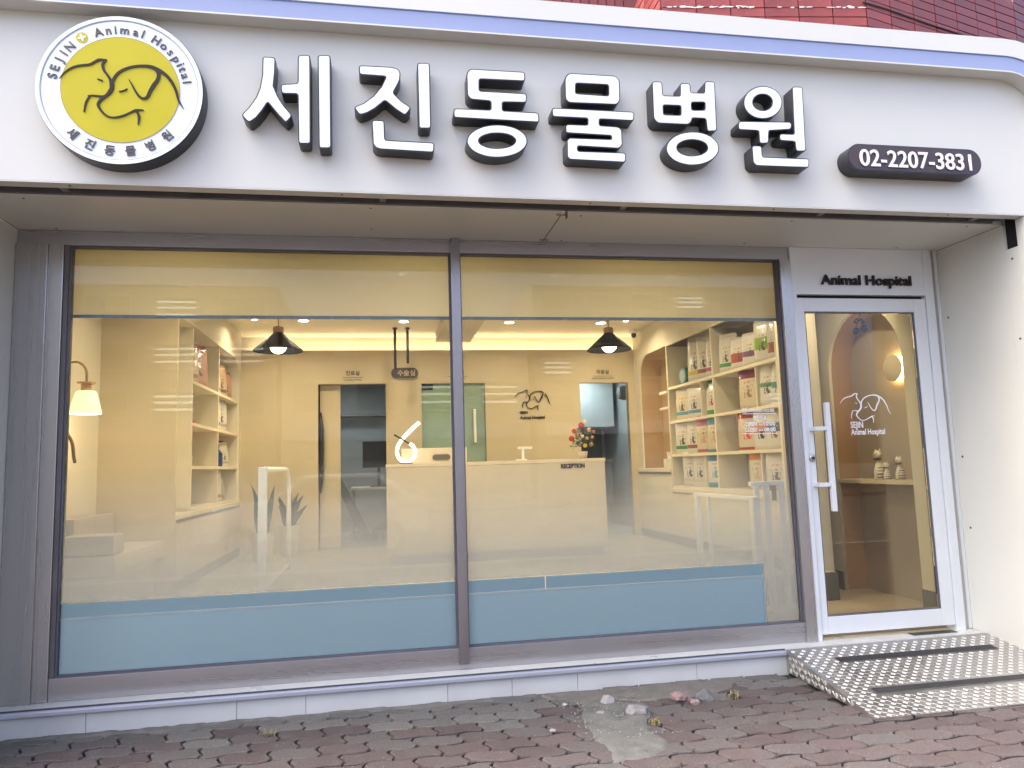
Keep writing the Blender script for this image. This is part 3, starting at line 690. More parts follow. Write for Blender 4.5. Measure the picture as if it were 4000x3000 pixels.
# ------------------------------------------------------------------ channel letters
LETTERS = {
 'se': [[[(-0.596,3.567),(-0.535,3.566),(-0.537,3.489),(-0.544,3.408),(-0.521,3.351),(-0.489,3.299),(-0.448,3.250),(-0.478,3.210),(-0.517,3.252),(-0.549,3.292),(-0.571,3.321),(-0.597,3.274),(-0.628,3.230),(-0.664,3.200),(-0.700,3.238),(-0.663,3.282),(-0.629,3.337),(-0.609,3.392),(-0.597,3.470)]],[[(-0.416,3.587),(-0.357,3.592),(-0.355,3.101),(-0.413,3.099),(-0.417,3.373),(-0.500,3.370),(-0.504,3.418),(-0.417,3.429)]],[[(-0.314,3.595),(-0.252,3.599),(-0.250,3.082),(-0.309,3.079)]],],
 'jin': [[[(-0.099,3.552),(0.073,3.554),(0.106,3.547),(0.119,3.526),(0.115,3.485),(0.097,3.445),(0.077,3.408),(0.122,3.363),(0.174,3.329),(0.142,3.285),(0.092,3.318),(0.036,3.366),(-0.019,3.315),(-0.059,3.289),(-0.098,3.274),(-0.128,3.314),(-0.077,3.339),(-0.025,3.382),(0.019,3.440),(0.046,3.501),(-0.098,3.503)]],[[(0.214,3.588),(0.278,3.591),(0.279,3.219),(0.217,3.216)]],[[(-0.034,3.246),(0.029,3.247),(0.032,3.137),(0.295,3.135),(0.292,3.083),(0.012,3.088),(-0.017,3.095),(-0.029,3.116)]],],
 'dong': [[[(0.502,3.573),(0.810,3.575),(0.810,3.524),(0.551,3.520),(0.549,3.447),(0.817,3.448),(0.814,3.398),(0.677,3.393),(0.676,3.339),(0.881,3.339),(0.883,3.286),(0.407,3.288),(0.408,3.337),(0.614,3.340),(0.615,3.395),(0.505,3.398),(0.485,3.417),(0.484,3.546)]],[[(0.811,3.171),(0.808,3.155),(0.800,3.139),(0.787,3.123),(0.770,3.109),(0.749,3.097),(0.724,3.086),(0.697,3.078),(0.669,3.073),(0.640,3.070),(0.611,3.070),(0.583,3.073),(0.557,3.079),(0.534,3.087),(0.514,3.097),(0.497,3.110),(0.486,3.124),(0.478,3.139),(0.476,3.155),(0.479,3.171),(0.487,3.187),(0.500,3.202),(0.517,3.216),(0.537,3.228),(0.561,3.239),(0.588,3.247),(0.616,3.253),(0.645,3.256),(0.675,3.256),(0.703,3.253),(0.729,3.248),(0.753,3.240),(0.774,3.229),(0.790,3.217),(0.802,3.203),(0.809,3.187)],[(0.747,3.170),(0.745,3.162),(0.740,3.155),(0.732,3.147),(0.722,3.140),(0.709,3.134),(0.694,3.129),(0.677,3.125),(0.659,3.122),(0.641,3.120),(0.623,3.120),(0.606,3.121),(0.590,3.124),(0.575,3.128),(0.563,3.133),(0.552,3.138),(0.545,3.145),(0.541,3.152),(0.539,3.160),(0.541,3.168),(0.546,3.176),(0.554,3.183),(0.564,3.190),(0.577,3.196),(0.592,3.201),(0.608,3.206),(0.626,3.208),(0.644,3.210),(0.662,3.210),(0.680,3.209),(0.696,3.207),(0.711,3.203),(0.724,3.198),(0.734,3.192),(0.741,3.185),(0.746,3.178)]],],
 'mul': [[[(1.067,3.586),(1.342,3.588),(1.364,3.566),(1.361,3.440),(1.342,3.417),(1.060,3.412),(1.041,3.432),(1.044,3.558)],[(1.103,3.531),(1.300,3.533),(1.297,3.464),(1.100,3.466)]],[[(0.962,3.373),(1.443,3.376),(1.438,3.325),(1.233,3.325),(1.231,3.283),(1.344,3.281),(1.362,3.266),(1.363,3.175),(1.342,3.155),(1.098,3.158),(1.097,3.125),(1.380,3.128),(1.376,3.074),(1.054,3.077),(1.039,3.090),(1.041,3.188),(1.055,3.201),(1.302,3.204),(1.303,3.229),(1.035,3.232),(1.037,3.279),(1.166,3.282),(1.168,3.325),(0.962,3.324)]],],
 'byeong': [[[(1.564,3.568),(1.621,3.570),(1.623,3.486),(1.732,3.489),(1.737,3.569),(1.796,3.571),(1.795,3.515),(1.884,3.517),(1.891,3.590),(1.950,3.592),(1.944,3.290),(1.887,3.285),(1.882,3.363),(1.795,3.362),(1.788,3.334),(1.766,3.320),(1.584,3.319),(1.561,3.343)],[(1.621,3.431),(1.733,3.433),(1.729,3.372),(1.620,3.369)],[(1.796,3.458),(1.884,3.463),(1.881,3.412),(1.795,3.407)]],[[(1.949,3.183),(1.946,3.165),(1.937,3.148),(1.924,3.131),(1.907,3.116),(1.886,3.103),(1.862,3.092),(1.836,3.083),(1.809,3.078),(1.781,3.075),(1.753,3.075),(1.727,3.079),(1.702,3.085),(1.680,3.094),(1.661,3.105),(1.646,3.119),(1.635,3.134),(1.629,3.150),(1.627,3.167),(1.631,3.185),(1.639,3.202),(1.651,3.218),(1.668,3.233),(1.689,3.247),(1.712,3.258),(1.738,3.266),(1.765,3.272),(1.793,3.275),(1.821,3.275),(1.848,3.272),(1.874,3.266),(1.896,3.257),(1.915,3.246),(1.931,3.232),(1.942,3.217),(1.948,3.200)],[(1.882,3.184),(1.880,3.175),(1.875,3.166),(1.867,3.158),(1.857,3.151),(1.845,3.144),(1.831,3.138),(1.816,3.134),(1.799,3.131),(1.783,3.129),(1.766,3.129),(1.750,3.131),(1.735,3.134),(1.722,3.138),(1.711,3.144),(1.701,3.150),(1.695,3.158),(1.691,3.166),(1.690,3.174),(1.692,3.183),(1.697,3.192),(1.704,3.200),(1.714,3.207),(1.727,3.214),(1.740,3.220),(1.756,3.224),(1.772,3.227),(1.789,3.229),(1.805,3.229),(1.822,3.227),(1.837,3.224),(1.850,3.220),(1.861,3.215),(1.871,3.208),(1.877,3.200),(1.881,3.192)]],],
 'won': [[[(2.374,3.490),(2.371,3.472),(2.364,3.454),(2.354,3.438),(2.340,3.423),(2.324,3.409),(2.306,3.398),(2.286,3.390),(2.265,3.384),(2.243,3.381),(2.222,3.382),(2.202,3.385),(2.183,3.391),(2.167,3.400),(2.152,3.412),(2.141,3.426),(2.133,3.441),(2.129,3.458),(2.129,3.475),(2.132,3.493),(2.138,3.510),(2.149,3.526),(2.162,3.542),(2.178,3.555),(2.196,3.566),(2.216,3.575),(2.237,3.581),(2.258,3.584),(2.280,3.584),(2.300,3.580),(2.319,3.574),(2.336,3.565),(2.350,3.553),(2.362,3.539),(2.370,3.524),(2.374,3.507)],[(2.314,3.487),(2.312,3.478),(2.309,3.469),(2.303,3.460),(2.296,3.452),(2.288,3.445),(2.278,3.440),(2.268,3.435),(2.257,3.432),(2.245,3.431),(2.234,3.431),(2.223,3.433),(2.214,3.436),(2.205,3.441),(2.197,3.447),(2.191,3.454),(2.187,3.462),(2.185,3.470),(2.185,3.479),(2.186,3.488),(2.190,3.497),(2.195,3.506),(2.202,3.514),(2.211,3.521),(2.220,3.526),(2.231,3.531),(2.242,3.534),(2.253,3.535),(2.264,3.535),(2.275,3.534),(2.285,3.530),(2.294,3.526),(2.301,3.520),(2.307,3.513),(2.311,3.505),(2.314,3.496)]],[[(2.087,3.355),(2.415,3.368),(2.425,3.356),(2.419,3.325),(2.274,3.309),(2.266,3.231),(2.212,3.227),(2.212,3.306),(2.083,3.306)]],[[(2.451,3.593),(2.515,3.595),(2.505,3.193),(2.444,3.190),(2.442,3.250),(2.343,3.252),(2.345,3.291),(2.441,3.293)]],[[(2.162,3.209),(2.220,3.210),(2.221,3.142),(2.522,3.144),(2.516,3.092),(2.180,3.089),(2.162,3.107)]],],
}

def sign_letter(key, name_label):
    pieces = LETTERS[key]
    allp = [p for loops in pieces for p in loops[0]]
    cx = (min(p[0] for p in allp) + max(p[0] for p in allp)) / 2; z0 = min(p[1] for p in allp)
    t = thing('sign_letter', (cx, FY - .05, z0), name_label, 'sign letter', 'big Korean letters of the shop name')
    for loops in pieces:
        lp = [rounded(l, 0.014) if len(l) < 30 else l for l in loops]
        body = place('letter_body', flat(lp, FY - 0.0985, FY - 0.002, off=0.003), M_BLACK, t)
        place('letter_face', flat(lp, FY - 0.101, FY - 0.0988, off=-0.0035), M_FACE, body)
order = [('se', 'first Korean sign letter, white face with black sides, beside the round badge'),
         ('jin', 'second Korean sign letter from the badge, white face, black sides'),
         ('dong', 'third Korean sign letter from the badge, bracket over a bar and a wide ring'),
         ('mul', 'fourth Korean sign letter from the badge, box over a bar and a zigzag'),
         ('byeong', 'fifth Korean sign letter, forked top over a wide ring, second from the phone plaque'),
         ('won', 'last Korean sign letter, small ring at top, next to the phone number plaque')]
for k, l in order: sign_letter(k, l)

# ------------------------------------------------------------------ round badge
BC = (-1.2868, 3.3405); BR = 0.397
bd = thing('round_badge', (BC[0], FY - .05, BC[1] - BR), 'round white and yellow badge with a cat and dog line drawing and lettering', 'badge')
place('badge_body', flat([circ(*BC, BR, 96)], FY - 0.094, FY - 0.002), M_BLACK, bd)
fc = place('badge_face', flat([circ(*BC, BR * .985, 96)], FY - 0.099, FY - 0.0945), M_FACE, bd)
place('rim', flat([circ(*BC, BR * .992, 96), circ(*BC, BR * .945, 96)], FY - 0.1035, FY - 0.0992), M_FACE, bd)
place('groove_line', flat([circ(*BC, BR * .940, 96), circ(*BC, BR * .930, 96)], FY - 0.1005, FY - 0.0992), mat('grey_line', (.38, .40, .48), .5), bd)
YC = (-1.2855, 3.3413)
yd = place('yellow_disc', flat([circ(*YC, 0.2795, 96)], FY - 0.1015, FY - 0.0992), M_YELLOW, bd)
place('disc_outline', flat([circ(*YC, 0.2822, 96), circ(*YC, 0.2797, 96)], FY - 0.1018, FY - 0.0992), mat('tan_line', (.30, .24, .12), .5), yd)
LOGO = [
 ('back',[(-0.717,0.099),(-0.660,0.183),(-0.581,0.250),(-0.488,0.288),(-0.374,0.311),(-0.313,0.350),(-0.260,0.382),(-0.171,0.388)],[0.0055, 0.0164, 0.0247, 0.0274, 0.0274, 0.0301, 0.0329, 0.0137]),
 ('face',[(-0.185,0.384),(-0.217,0.322),(-0.201,0.245),(-0.159,0.185),(-0.123,0.125),(-0.103,0.064),(-0.105,-0.006),(-0.138,-0.066),(-0.191,-0.109),(-0.259,-0.106),(-0.327,-0.102),(-0.381,-0.111)],[0.0301, 0.0329, 0.0301, 0.0274, 0.0329, 0.0548, 0.0493, 0.0411, 0.0356, 0.0247, 0.0192, 0.0137]),
 ('chin',[(-0.357,-0.110),(-0.398,-0.202),(-0.417,-0.326)],[0.0219, 0.0247, 0.0137]),
 ('head',[(-0.106,0.064),(-0.062,0.176),(0.018,0.260),(0.141,0.315),(0.265,0.335),(0.377,0.324),(0.490,0.268),(0.590,0.172),(0.663,0.034),(0.701,-0.105),(0.766,-0.220)],[0.0356, 0.0329, 0.0329, 0.0301, 0.0329, 0.0438, 0.0411, 0.0384, 0.0329, 0.0247, 0.0068]),
 ('ear',[(0.412,0.310),(0.451,0.242),(0.443,0.162),(0.396,0.080),(0.356,-0.001),(0.323,-0.081),(0.275,-0.107),(0.219,-0.072),(0.162,0.019),(0.133,0.079),(0.097,0.140)],[0.0411, 0.0438, 0.0411, 0.0466, 0.0411, 0.0356, 0.0301, 0.0274, 0.0219, 0.0164, 0.0082]),
 ('muzzle',[(-0.102,0.010),(-0.151,-0.079),(-0.217,-0.145),(-0.256,-0.217),(-0.227,-0.284),(-0.157,-0.358),(-0.075,-0.381),(0.034,-0.355),(0.128,-0.303),(0.196,-0.268),(0.286,-0.263)],[0.0411, 0.0384, 0.0356, 0.0329, 0.0274, 0.0219, 0.0192, 0.0247, 0.0219, 0.0274, 0.011]),
 ('throat',[(0.197,-0.276),(0.230,-0.352),(0.222,-0.461)],[0.0274, 0.0301, 0.011]),
 ('cateye',[(-0.273,0.123),(-0.211,0.101)],[0.0137, 0.0192]),
 ('dogeye',[(-0.016,-0.032),(0.039,-0.017),(0.086,0.014)],[0.0137, 0.0192, 0.0137]),
]

def logo_mesh(tf, d, w=1.0):
    bm = BM()
    for k, (n, pts, wd) in enumerate(LOGO): ribbon(bm, pts, [x * w for x in wd], (lambda p, k=k: tf(p) + d * (0.04 * k)), d)
    bmesh.ops.recalc_face_normals(bm, faces=bm.faces[:])
    me = bpy.data.meshes.new('logo'); bm.to_mesh(me); bm.free(); return me
place('line_drawing', logo_mesh(lambda p: Vector((BC[0] + p.x * BR, FY - 0.1019, BC[1] + p.y * BR)), Vector((0, -0.0035, 0)), 1.05), M_DARKTXT, yd)
def arc_text(s, a0, a1, r, size, outward=True, bold=0.0, matl=None):
    for k, ch in enumerate(s):
        a = math.radians(a0 + (a1 - a0) * k / (len(s) - 1))
        if ch == ' ': continue
        me = words(ch, size, bold=bold, ext=0.0022)
        xs_ = [v.co.x for v in me.vertices]; me.transform(Matrix.Translation((-(min(xs_) + max(xs_)) / 2, -size * .36, 0)))
        rot = a - PI / 2 if outward else a + PI / 2
        me.transform(Matrix.Rotation(rot, 4, 'Z'))
        me.transform(Matrix.Translation((r * math.cos(a), r * math.sin(a), 0))); me.transform(FRONT)
        me.transform(Matrix.Translation((BC[0], FY - 0.1017, BC[1])))
        o = place('badge_letter', me, M_DARKTXT if matl is None else matl, fc)
M_GREYTXT = mat('grey_print', (.075, .07, .08), .5)
arc_text('SEJIN', 170.4, 138.7, BR * .817, 0.062, True, 0.0008, M_GREYTXT)
def arc_prop(s, a0, a1, r, size, bold, matl):
    wd = {'i': .52, 'l': .52, ' ': .72, 'm': 1.42, 't': .68, 'A': 1.1, 'H': 1.12}
    pos = [0.0]
    for a, b in zip(s, s[1:]): pos.append(pos[-1] + (wd.get(a, 1) + wd.get(b, 1)) / 2)
    for ch, p in zip(s, pos):
        if ch == ' ': continue
        an = a0 + (a1 - a0) * p / pos[-1]
        arc_text(ch + ' ', an, an, r, size, True, bold, matl)
arc_prop('Animal Hospital', 110.5, 10.7, BR * .815, 0.062, 0.0008, M_GREYTXT)
arc_text('세진동물병원', -131.6, -46.0, BR * .822, 0.058, False, 0.0010, M_GREYTXT)
ia = math.radians(125.3); ic = (BC[0] + BR * .823 * math.cos(ia), BC[1] + BR * .823 * math.sin(ia))
icn = place('cross_emblem', flat([circ(*ic, 0.0285, 32)], FY - 0.1012, FY - 0.0992), M_YELLOW, bd)
lobes = []
for k in range(40):
    a = 2 * PI * k / 40; rr = 0.0135 + 0.0065 * math.cos(4 * (a - math.radians(20))); lobes.append((ic[0] + rr * math.cos(a), ic[1] + rr * math.sin(a)))
place('cross', flat([lobes], FY - 0.1028, FY - 0.1013), M_FACE, icn)

# ------------------------------------------------------------------ phone number plaque
pp = thing('phone_plaque', (3.235, FY - .05, 3.085), 'brown pill shaped plaque with the white phone number', 'plaque')
place('plaque_body', flat([rrect(2.775, 3.695, 3.083, 3.252, 0.0835, 12)], FY - 0.107, FY - 0.002), M_BLACK, pp)
pf = place('plaque_face', flat([rrect(2.781, 3.689, 3.089, 3.246, 0.0775, 12)], FY - 0.109, FY - 0.1072), M_PLAQUE, pp)
me = words_front('02-2207-3831', 0, 0, 0, 0.147, bold=0.0018, ext=0.0025, width=0.768); me.transform(Matrix.Translation((2.850, FY - 0.112, 3.113)))
place('phone_number', me, M_WHITETXT, pf)

# ------------------------------------------------------------------ stainless shop window
win = thing('shop_window', (0.4, 0, 0.146), 'wide two pane shop window in a brushed stainless steel frame', 'window')
GX0, GX1, GZ0, GZ1, MX0, MX1 = -1.835, 2.785, 0.273, 2.785, 0.452, 0.512
obj('head_rail', bx(-2.12, 2.868, -0.03, 0.05, GZ1, 2.8735, bev=.003), M_STEELH, win)
obj('sill_rail', bx(-1.86, 2.868, -0.035, 0.05, 0.147, GZ0, bev=.003), M_STEELH, win)
obj('side_post', bx(-2.121, -1.952, -0.05, 0.05, 0.147, 2.784, bev=.004), M_STEEL, win)
obj('side_post', bx(-1.950, GX0 - .026, -0.042, 0.05, 0.1472, 2.7838, bev=.004), M_STEEL, win)
obj('post_corner', bx(-1.954, -1.944, -0.0555, -0.043, 0.1475, 2.783, bev=.003), M_STEEL, win)
obj('glazing_post', bx(GX0 - .0255, GX0, -0.03, 0.05, 0.274, 2.7842, bev=.003), M_GREYM, win)
obj('mullion', bx(MX0, MX1, -0.065, 0.05, 0.18, 2.8733, bev=.004), mat('steel_dark_reflection', (.33, .32, .34), .28, metal=.9, var=.03, scale=3, stretch=(6, 6, .15)), win)  # mullion colour set darker than the frame to stand in for a dark reflection
obj('side_post', bx(GX1 + .002, 2.868, -0.05, 0.05, 0.147, 2.784, bev=.004), M_STEEL, win)
for x0, x1 in ((GX0, MX0), (MX1, GX1)):
    gb = BM(); box(gb, x0 + .0005, x0 + .010, -.018, .03, GZ0 + .0105, GZ1 - .0105); box(gb, x1 - .010, x1 - .0005, -.018, .03, GZ0 + .0105, GZ1 - .0105)
    box(gb, x0 + .0005, x1 - .0005, -.018, .03, GZ0 + .0005, GZ0 + .010); box(gb, x0 + .0005, x1 - .0005, -.018, .03, GZ1 - .010, GZ1 - .0005)
    obj('glazing_bead', gb, mat('grey_gasket', (.12, .12, .15), .45), win)
M_FROST = frost('gradient_frost', [(0.0, 0.22), (0.25, 0.235), (0.36, 0.23), (0.50, 0.165), (0.62, 0.105), (0.78, 0.042), (1.0, 0.0)], 0.30, 1.45)
panes = []
for x0, x1 in ((GX0 + .003, MX0 - .003), (MX1 + .003, GX1 - .003)):
    p = obj('glass_pane', bx(x0, x1, -0.004, 0.006, GZ0 + .003, GZ1 - .003), M_GLASS, win); panes.append(p)
    lo = .676
    shp = [(x0 + .008, lo), (x1 - .008, lo), (x1 - .008, 1.46), (x0 + .008, 1.46)] if x0 < 0 else [(x0 + .008, lo), (2.541, lo), (2.541, GZ0 + .012), (x1 - .008, GZ0 + .012), (x1 - .008, 1.46), (x0 + .008, 1.46)]
    place('frosted_film', join_me(*[flat([shp], 0.0064 + .0005 * q, 0.0066 + .0005 * q) for q in range(4)]), M_FROST, p)
# opening hours in white vinyl on the right pane
hd = panes[1]
YT = -0.0048
def vinyl(s, x, z, size, width=None, bold=0.0008, parent=None, y=YT):
    me = words(s, size, bold=bold, width=width); me.transform(FRONT); me.transform(Matrix.Translation((x, y, z)))
    return place('hours_lettering', me, M_WHITETXT, parent)
vinyl('OPENING HOURS', 2.495, 1.701, 0.030, 0.195, .0008, hd)
for z in (1.688, 1.551):
    place('hours_rule', flat([[(2.448, z), (2.704, z - .003), (2.704, z + .002), (2.448, z + .005)]], YT - .0004, YT), M_WHITETXT, hd)
vinyl('연중무휴', 2.528, 1.648, 0.036, 0.10, .0008, hd)
vinyl('OPEN', 2.466, 1.606, 0.036, 0.088, .0016, hd); vinyl('AM', 2.566, 1.607, 0.018, 0.028, .0006, hd); vinyl('10:00', 2.603, 1.606, 0.036, 0.088, .001, hd)
vinyl('CLOSE', 2.463, 1.566, 0.036, 0.090, .001, hd); vinyl('PM', 2.566, 1.567, 0.018, 0.028, .0006, hd); vinyl('08:00', 2.603, 1.566, 0.036, 0.088, .001, hd)
cl = [circ(2.470, 1.712, 0.0155, 24), circ(2.470, 1.712, 0.011, 24)]
place('clock_mark', flat(cl, YT - .0004, YT), M_WHITETXT, hd)
place('clock_mark', flat([circ(2.458, 1.728, .006, 12)], YT - .0004, YT), M_WHITETXT, hd)
place('clock_mark', flat([circ(2.482, 1.728, .006, 12)], YT - .0004, YT), M_WHITETXT, hd)
place('clock_mark', flat([[(2.469, 1.711), (2.4715, 1.711), (2.4715, 1.721), (2.469, 1.721)]], YT - .0004, YT), M_WHITETXT, hd)

# pale blue board standing behind the bottom of the glass
bb = thing('blue_board', (0.36, 0.02, 0.15), 'long pale blue board standing behind the lower part of the shop window', 'board')
M_BLUE = sheet_mat('pale_blue_sheet', (0.70, 0.96, 1.0), 0.03)
obj('board_panel', bx(-1.83, 2.535, 0.0125, 0.0135, 0.15, 0.592), M_BLUE, bb)
obj('board_edge', bx(-1.83, 2.5365, 0.0072, 0.0122, 0.578, 0.5935, bev=.0015), mat('light_blue_trim', (.74, .90, .92), .4), bb)
obj('board_edge', bx(2.522, 2.5365, 0.0072, 0.0122, 0.15, 0.5775, bev=.0015), mat('light_blue_trim', (.74, .90, .92), .4), bb)
for x0, x1 in ((-1.83, 1.02), (1.026, 2.535)):
    obj('top_rail', bx(x0, x1, 0.0125, 0.0135, 0.594, 0.672), sheet_mat('teal_sheet', (.55, .80, .86), 0.06), bb)

# ------------------------------------------------------------------ door frame with transom
df = thing('door_frame', (3.45, 0, 0.147), 'white painted door frame with a plain transom panel lettered Animal Hospital', 'door frame')
obj('frame_post', bx(2.870, 2.903, -0.045, 0.06, 0.147, 2.873, bev=.003), M_DOORW, df)
obj('frame_post', bx(3.935, 4.005, -0.045, 0.06, 0.147, 2.873, bev=.003), M_DOORW, df)
obj('steel_trim', bx(4.006, 4.0405, -0.03, 0.06, 0.147, 2.86, bev=.003), M_STEEL, df)
obj('side_fillet', bx(4.041, 4.0775, -0.02, 0.06, 0.147, 2.873, bev=.002), M_DOORW, df)
tp = obj('transom_panel', bx(2.9035, 3.9345, -0.040, 0.05, 2.53, 2.8729, bev=.002), M_DOORW, df)
obj('transom_gap', bx(2.904, 3.934, 0.0, 0.05, 2.508, 2.5295), M_VOID, df)
me = words_front('Animal Hospital', 0, 0, 0, 0.099, bold=0.0022, ext=0.006, width=0.725); me.transform(Matrix.Translation((3.094, -0.0465, 2.602)))
place('transom_lettering', me, M_DARKTXT, tp)
obj('floor_closer', bx(3.56, 3.90, -0.09, -0.02, 0.147, 0.1505, bev=.002), mat('closer_plate', (.12, .12, .13), .4, metal=.7), df)

# ------------------------------------------------------------------ glazed entrance door
dr = thing('entrance_door', (3.42, 0, 0.185), 'white framed glass entrance door with a long white pull bar', 'door')
lf = BM()
box(lf, 2.907, 2.958, -0.036, 0.01, 0.186, 2.505, bev=.003); box(lf, 3.834, 3.931, -0.036, 0.01, 0.186, 2.505, bev=.003)
box(lf, 2.9585, 3.8335, -0.0355, 0.0095, 0.1865, 0.300, bev=.003); box(lf, 2.9585, 3.8335, -0.0355, 0.0095, 2.407, 2.5045, bev=.003)
obj('door_leaf', lf, M_DOORW, dr)
gl = BM(); box(gl, 2.959, 2.967, -.03, .0, .3005, 2.4065); box(gl, 3.826, 3.8335, -.03, .0, .3005, 2.4065); box(gl, 2.9675, 3.8255, -.03, .0, .3005, .308); box(gl, 2.9675, 3.8255, -.03, .0, 2.399, 2.4065)
obj('gasket', gl, mat('grey_gasket', (.12, .12, .15), .45), dr)
dp = obj('glass_pane', bx(2.968, 3.825, -0.018, -0.008, 0.3085, 2.3985), M_GLASS2, dr)
hb = obj('pull_bar', bx(3.012, 3.044, -0.116, -0.086, 1.008, 1.752, bev=.004), M_DOORW, dr)
for z in (1.573, 1.190):
    obj('bracket', bx(2.925, 3.0115, -0.110, -0.092, z - .014, z + .014, bev=.003), M_DOORW, hb)
    obj('bracket_foot', bx(2.925, 2.949, -0.0915, -0.0365, z - .0135, z + .0135, bev=.003), M_DOORW, hb)
lk = BM(); lathe(lk, [(.0235, 0), (.0235, -.010), (.019, -.014), (.012, -.0145)], (2.930, -0.0362, 1.372), 24, 'Y'); lo = obj('lock_cylinder', lk, mat('lock_steel', (.5, .5, .5), .25, metal=1), dr, auto=True)
lk = BM(); lathe(lk, [(.011, 0), (.011, -.004)], (2.930, -0.0508, 1.372), 16, 'Y'); obj('keyhole', lk, M_BLK, lo)
DL = 0.398 / 1.49               # logo radius scale on the door
dc = (3.405, 1.646)
dlm = place('logo_decal', logo_mesh(lambda p: Vector((3.190 + (p.x + .716) * 0.2655, -0.0184, 1.822 + (p.y - .40) * 0.250)), Vector((0, -.0004, 0)), 1.0), M_WHITETXT, dp)
me = words_front('SEJIN', 0, 0, 0, 0.062, bold=.0012, width=0.098); me.transform(Matrix.Translation((3.259, -0.0186, 1.575))); place('decal_lettering', me, M_WHITETXT, dp)
me = words_front('Animal Hospital', 0, 0, 0, 0.056, bold=.0012, width=0.268); me.transform(Matrix.Translation((3.258, -0.0186, 1.527))); place('decal_lettering', me, M_WHITETXT, dp)

# ------------------------------------------------------------------ red tiled building above the shop
bk = thing('brick_building', (2.5, 0.3, 2.95), 'dark red glazed tile building wall rising behind the white fascia', 'building')
M_RED = mat('red_glazed_tile', (0.20, 0.042, 0.040), 0.40, var=0.18, scale=7, bump=0.08, bscale=30, objrand=0.16)
M_MORTAR = mat('dark_joint', (0.035, 0.032, 0.035), 0.9)
def tiled_face(p0, p1, z0, z1, tw, th, thick=0.012):
    """Rows of glazed tiles on a vertical face from plan point p0 to p1, each tile its own part."""
    a, b = Vector((*p0, 0)), Vector((*p1, 0)); L = (b - a).length; u = (b - a) / L; n = Vector((u.y, -u.x, 0))
    bm = BM(); q = [a, b, b - n * .12, a - n * .12]
    lo = [bm.verts.new(v + Vector((0, 0, 2.9))) for v in q]; hi = [bm.verts.new(v + Vector((0, 0, z1))) for v in q]
    bm.faces.new(lo[::-1]); bm.faces.new(hi)
    for k in range(4): bm.faces.new((lo[k], lo[(k + 1) % 4], hi[(k + 1) % 4], hi[k]))
    wl = obj('wall', bm, M_MORTAR, bk)
    nc = max(1, round(L / tw)); w_ = L / nc; g_ = .0035
    bm = BM(); box(bm, g_, w_ - g_, 0, thick, g_, th - g_, bev=.0025); me = bpy.data.meshes.new('tile'); bm.to_mesh(me); bm.free(); me.materials.append(M_RED)
    ang = math.atan2(u.y, u.x); rnd = random.Random(int(L * 100))
    for r in range(int((z1 - z0) / th + .01)):
        for c in range(nc):
            o = bpy.data.objects.new('tile', me); COL.objects.link(o); o.parent = wl
            pos = a + u * (c * w_) + n * (thick * .9 + rnd.uniform(-.001, .001)) + Vector((0, 0, z0 + r * th))
            o.matrix_local = Matrix.Translation(pos - ORG[bk.name]) @ Matrix.Rotation(ang, 4, 'Z') @ Matrix.Rotation(rnd.gauss(0, .006), 4, 'X')
    return wl
ZB = 4.437
tiled_face((1.90, -0.30), (3.31, -0.48), ZB - 4 * .067, ZB + 6 * .067, 0.237, 0.067)
tiled_face((3.31, -0.48), (4.95, -0.05), ZB - 4 * .067, ZB + 7 * .067, 0.237, 0.067)
tiled_face((4.95, -0.05), (5.7, 0.20), ZB - 2 * .067, ZB + 11 * .067, 0.237, 0.067)
tiled_face((1.905, 0.25), (1.90, -0.30), ZB - 4 * .067, ZB + 5 * .067, 0.24, 0.067)
tiled_face((0.55, 0.25), (1.90, 0.25), ZB, ZB + 3 * .24, 0.068, 0.24)
bm = BM(); box(bm, -2.6, 5.3, -0.2, 0.6, 2.98, 4.0); obj('wall', bm, M_MORTAR, bk)
obj('upper_shade_mass', bx(-4, 9, 0.75, 9, 3.2, 6.2), M_RED, bk)  # unseen mass above, added and sized to shade the shop front from the sun
# smeared white sealant along one joint
rs = random.Random(5)
def blob_line(p0, p1, z, n, nm):
    bm = BM(); a, b = Vector((*p0, z)), Vector((*p1, z)); d_ = (b - a).normalized(); nn_ = Vector((d_.y, -d_.x, 0))
    for k in range(n):
        t = rs.random(); c = a.lerp(b, t) + nn_ * .016; l = rs.uniform(.006, .03)
        bmesh.ops.create_icosphere(bm, subdivisions=1, radius=1, matrix=Matrix.Translation(c + Vector((0, 0, rs.gauss(0, .003)))) @ Matrix.Rotation(math.atan2(d_.y, d_.x), 4, 'Z') @ Matrix.Diagonal((l, .004, rs.uniform(.0025, .006), 1)))
    tag(obj(nm, bm, mat('old_sealant', (.62, .58, .58), .7, var=.1), bk), kind='stuff')
blob_line((1.95, -0.306), (2.55, -0.383), ZB + .002, 34, 'sealant_smear')
blob_line((2.7, -0.40), (3.3, -0.479), ZB + .002, 16, 'sealant_smear')
obj('wire', (lambda b_: (ring_tube(b_, [(3.28, -.50, ZB + .03), (3.5, -.445, ZB + .035), (3.9, -.34, ZB + .028), (4.5, -.185, ZB + .03), (5.2, .25, ZB + .03)], .007, 6), b_)[1])(BM()), M_VOID, bk)
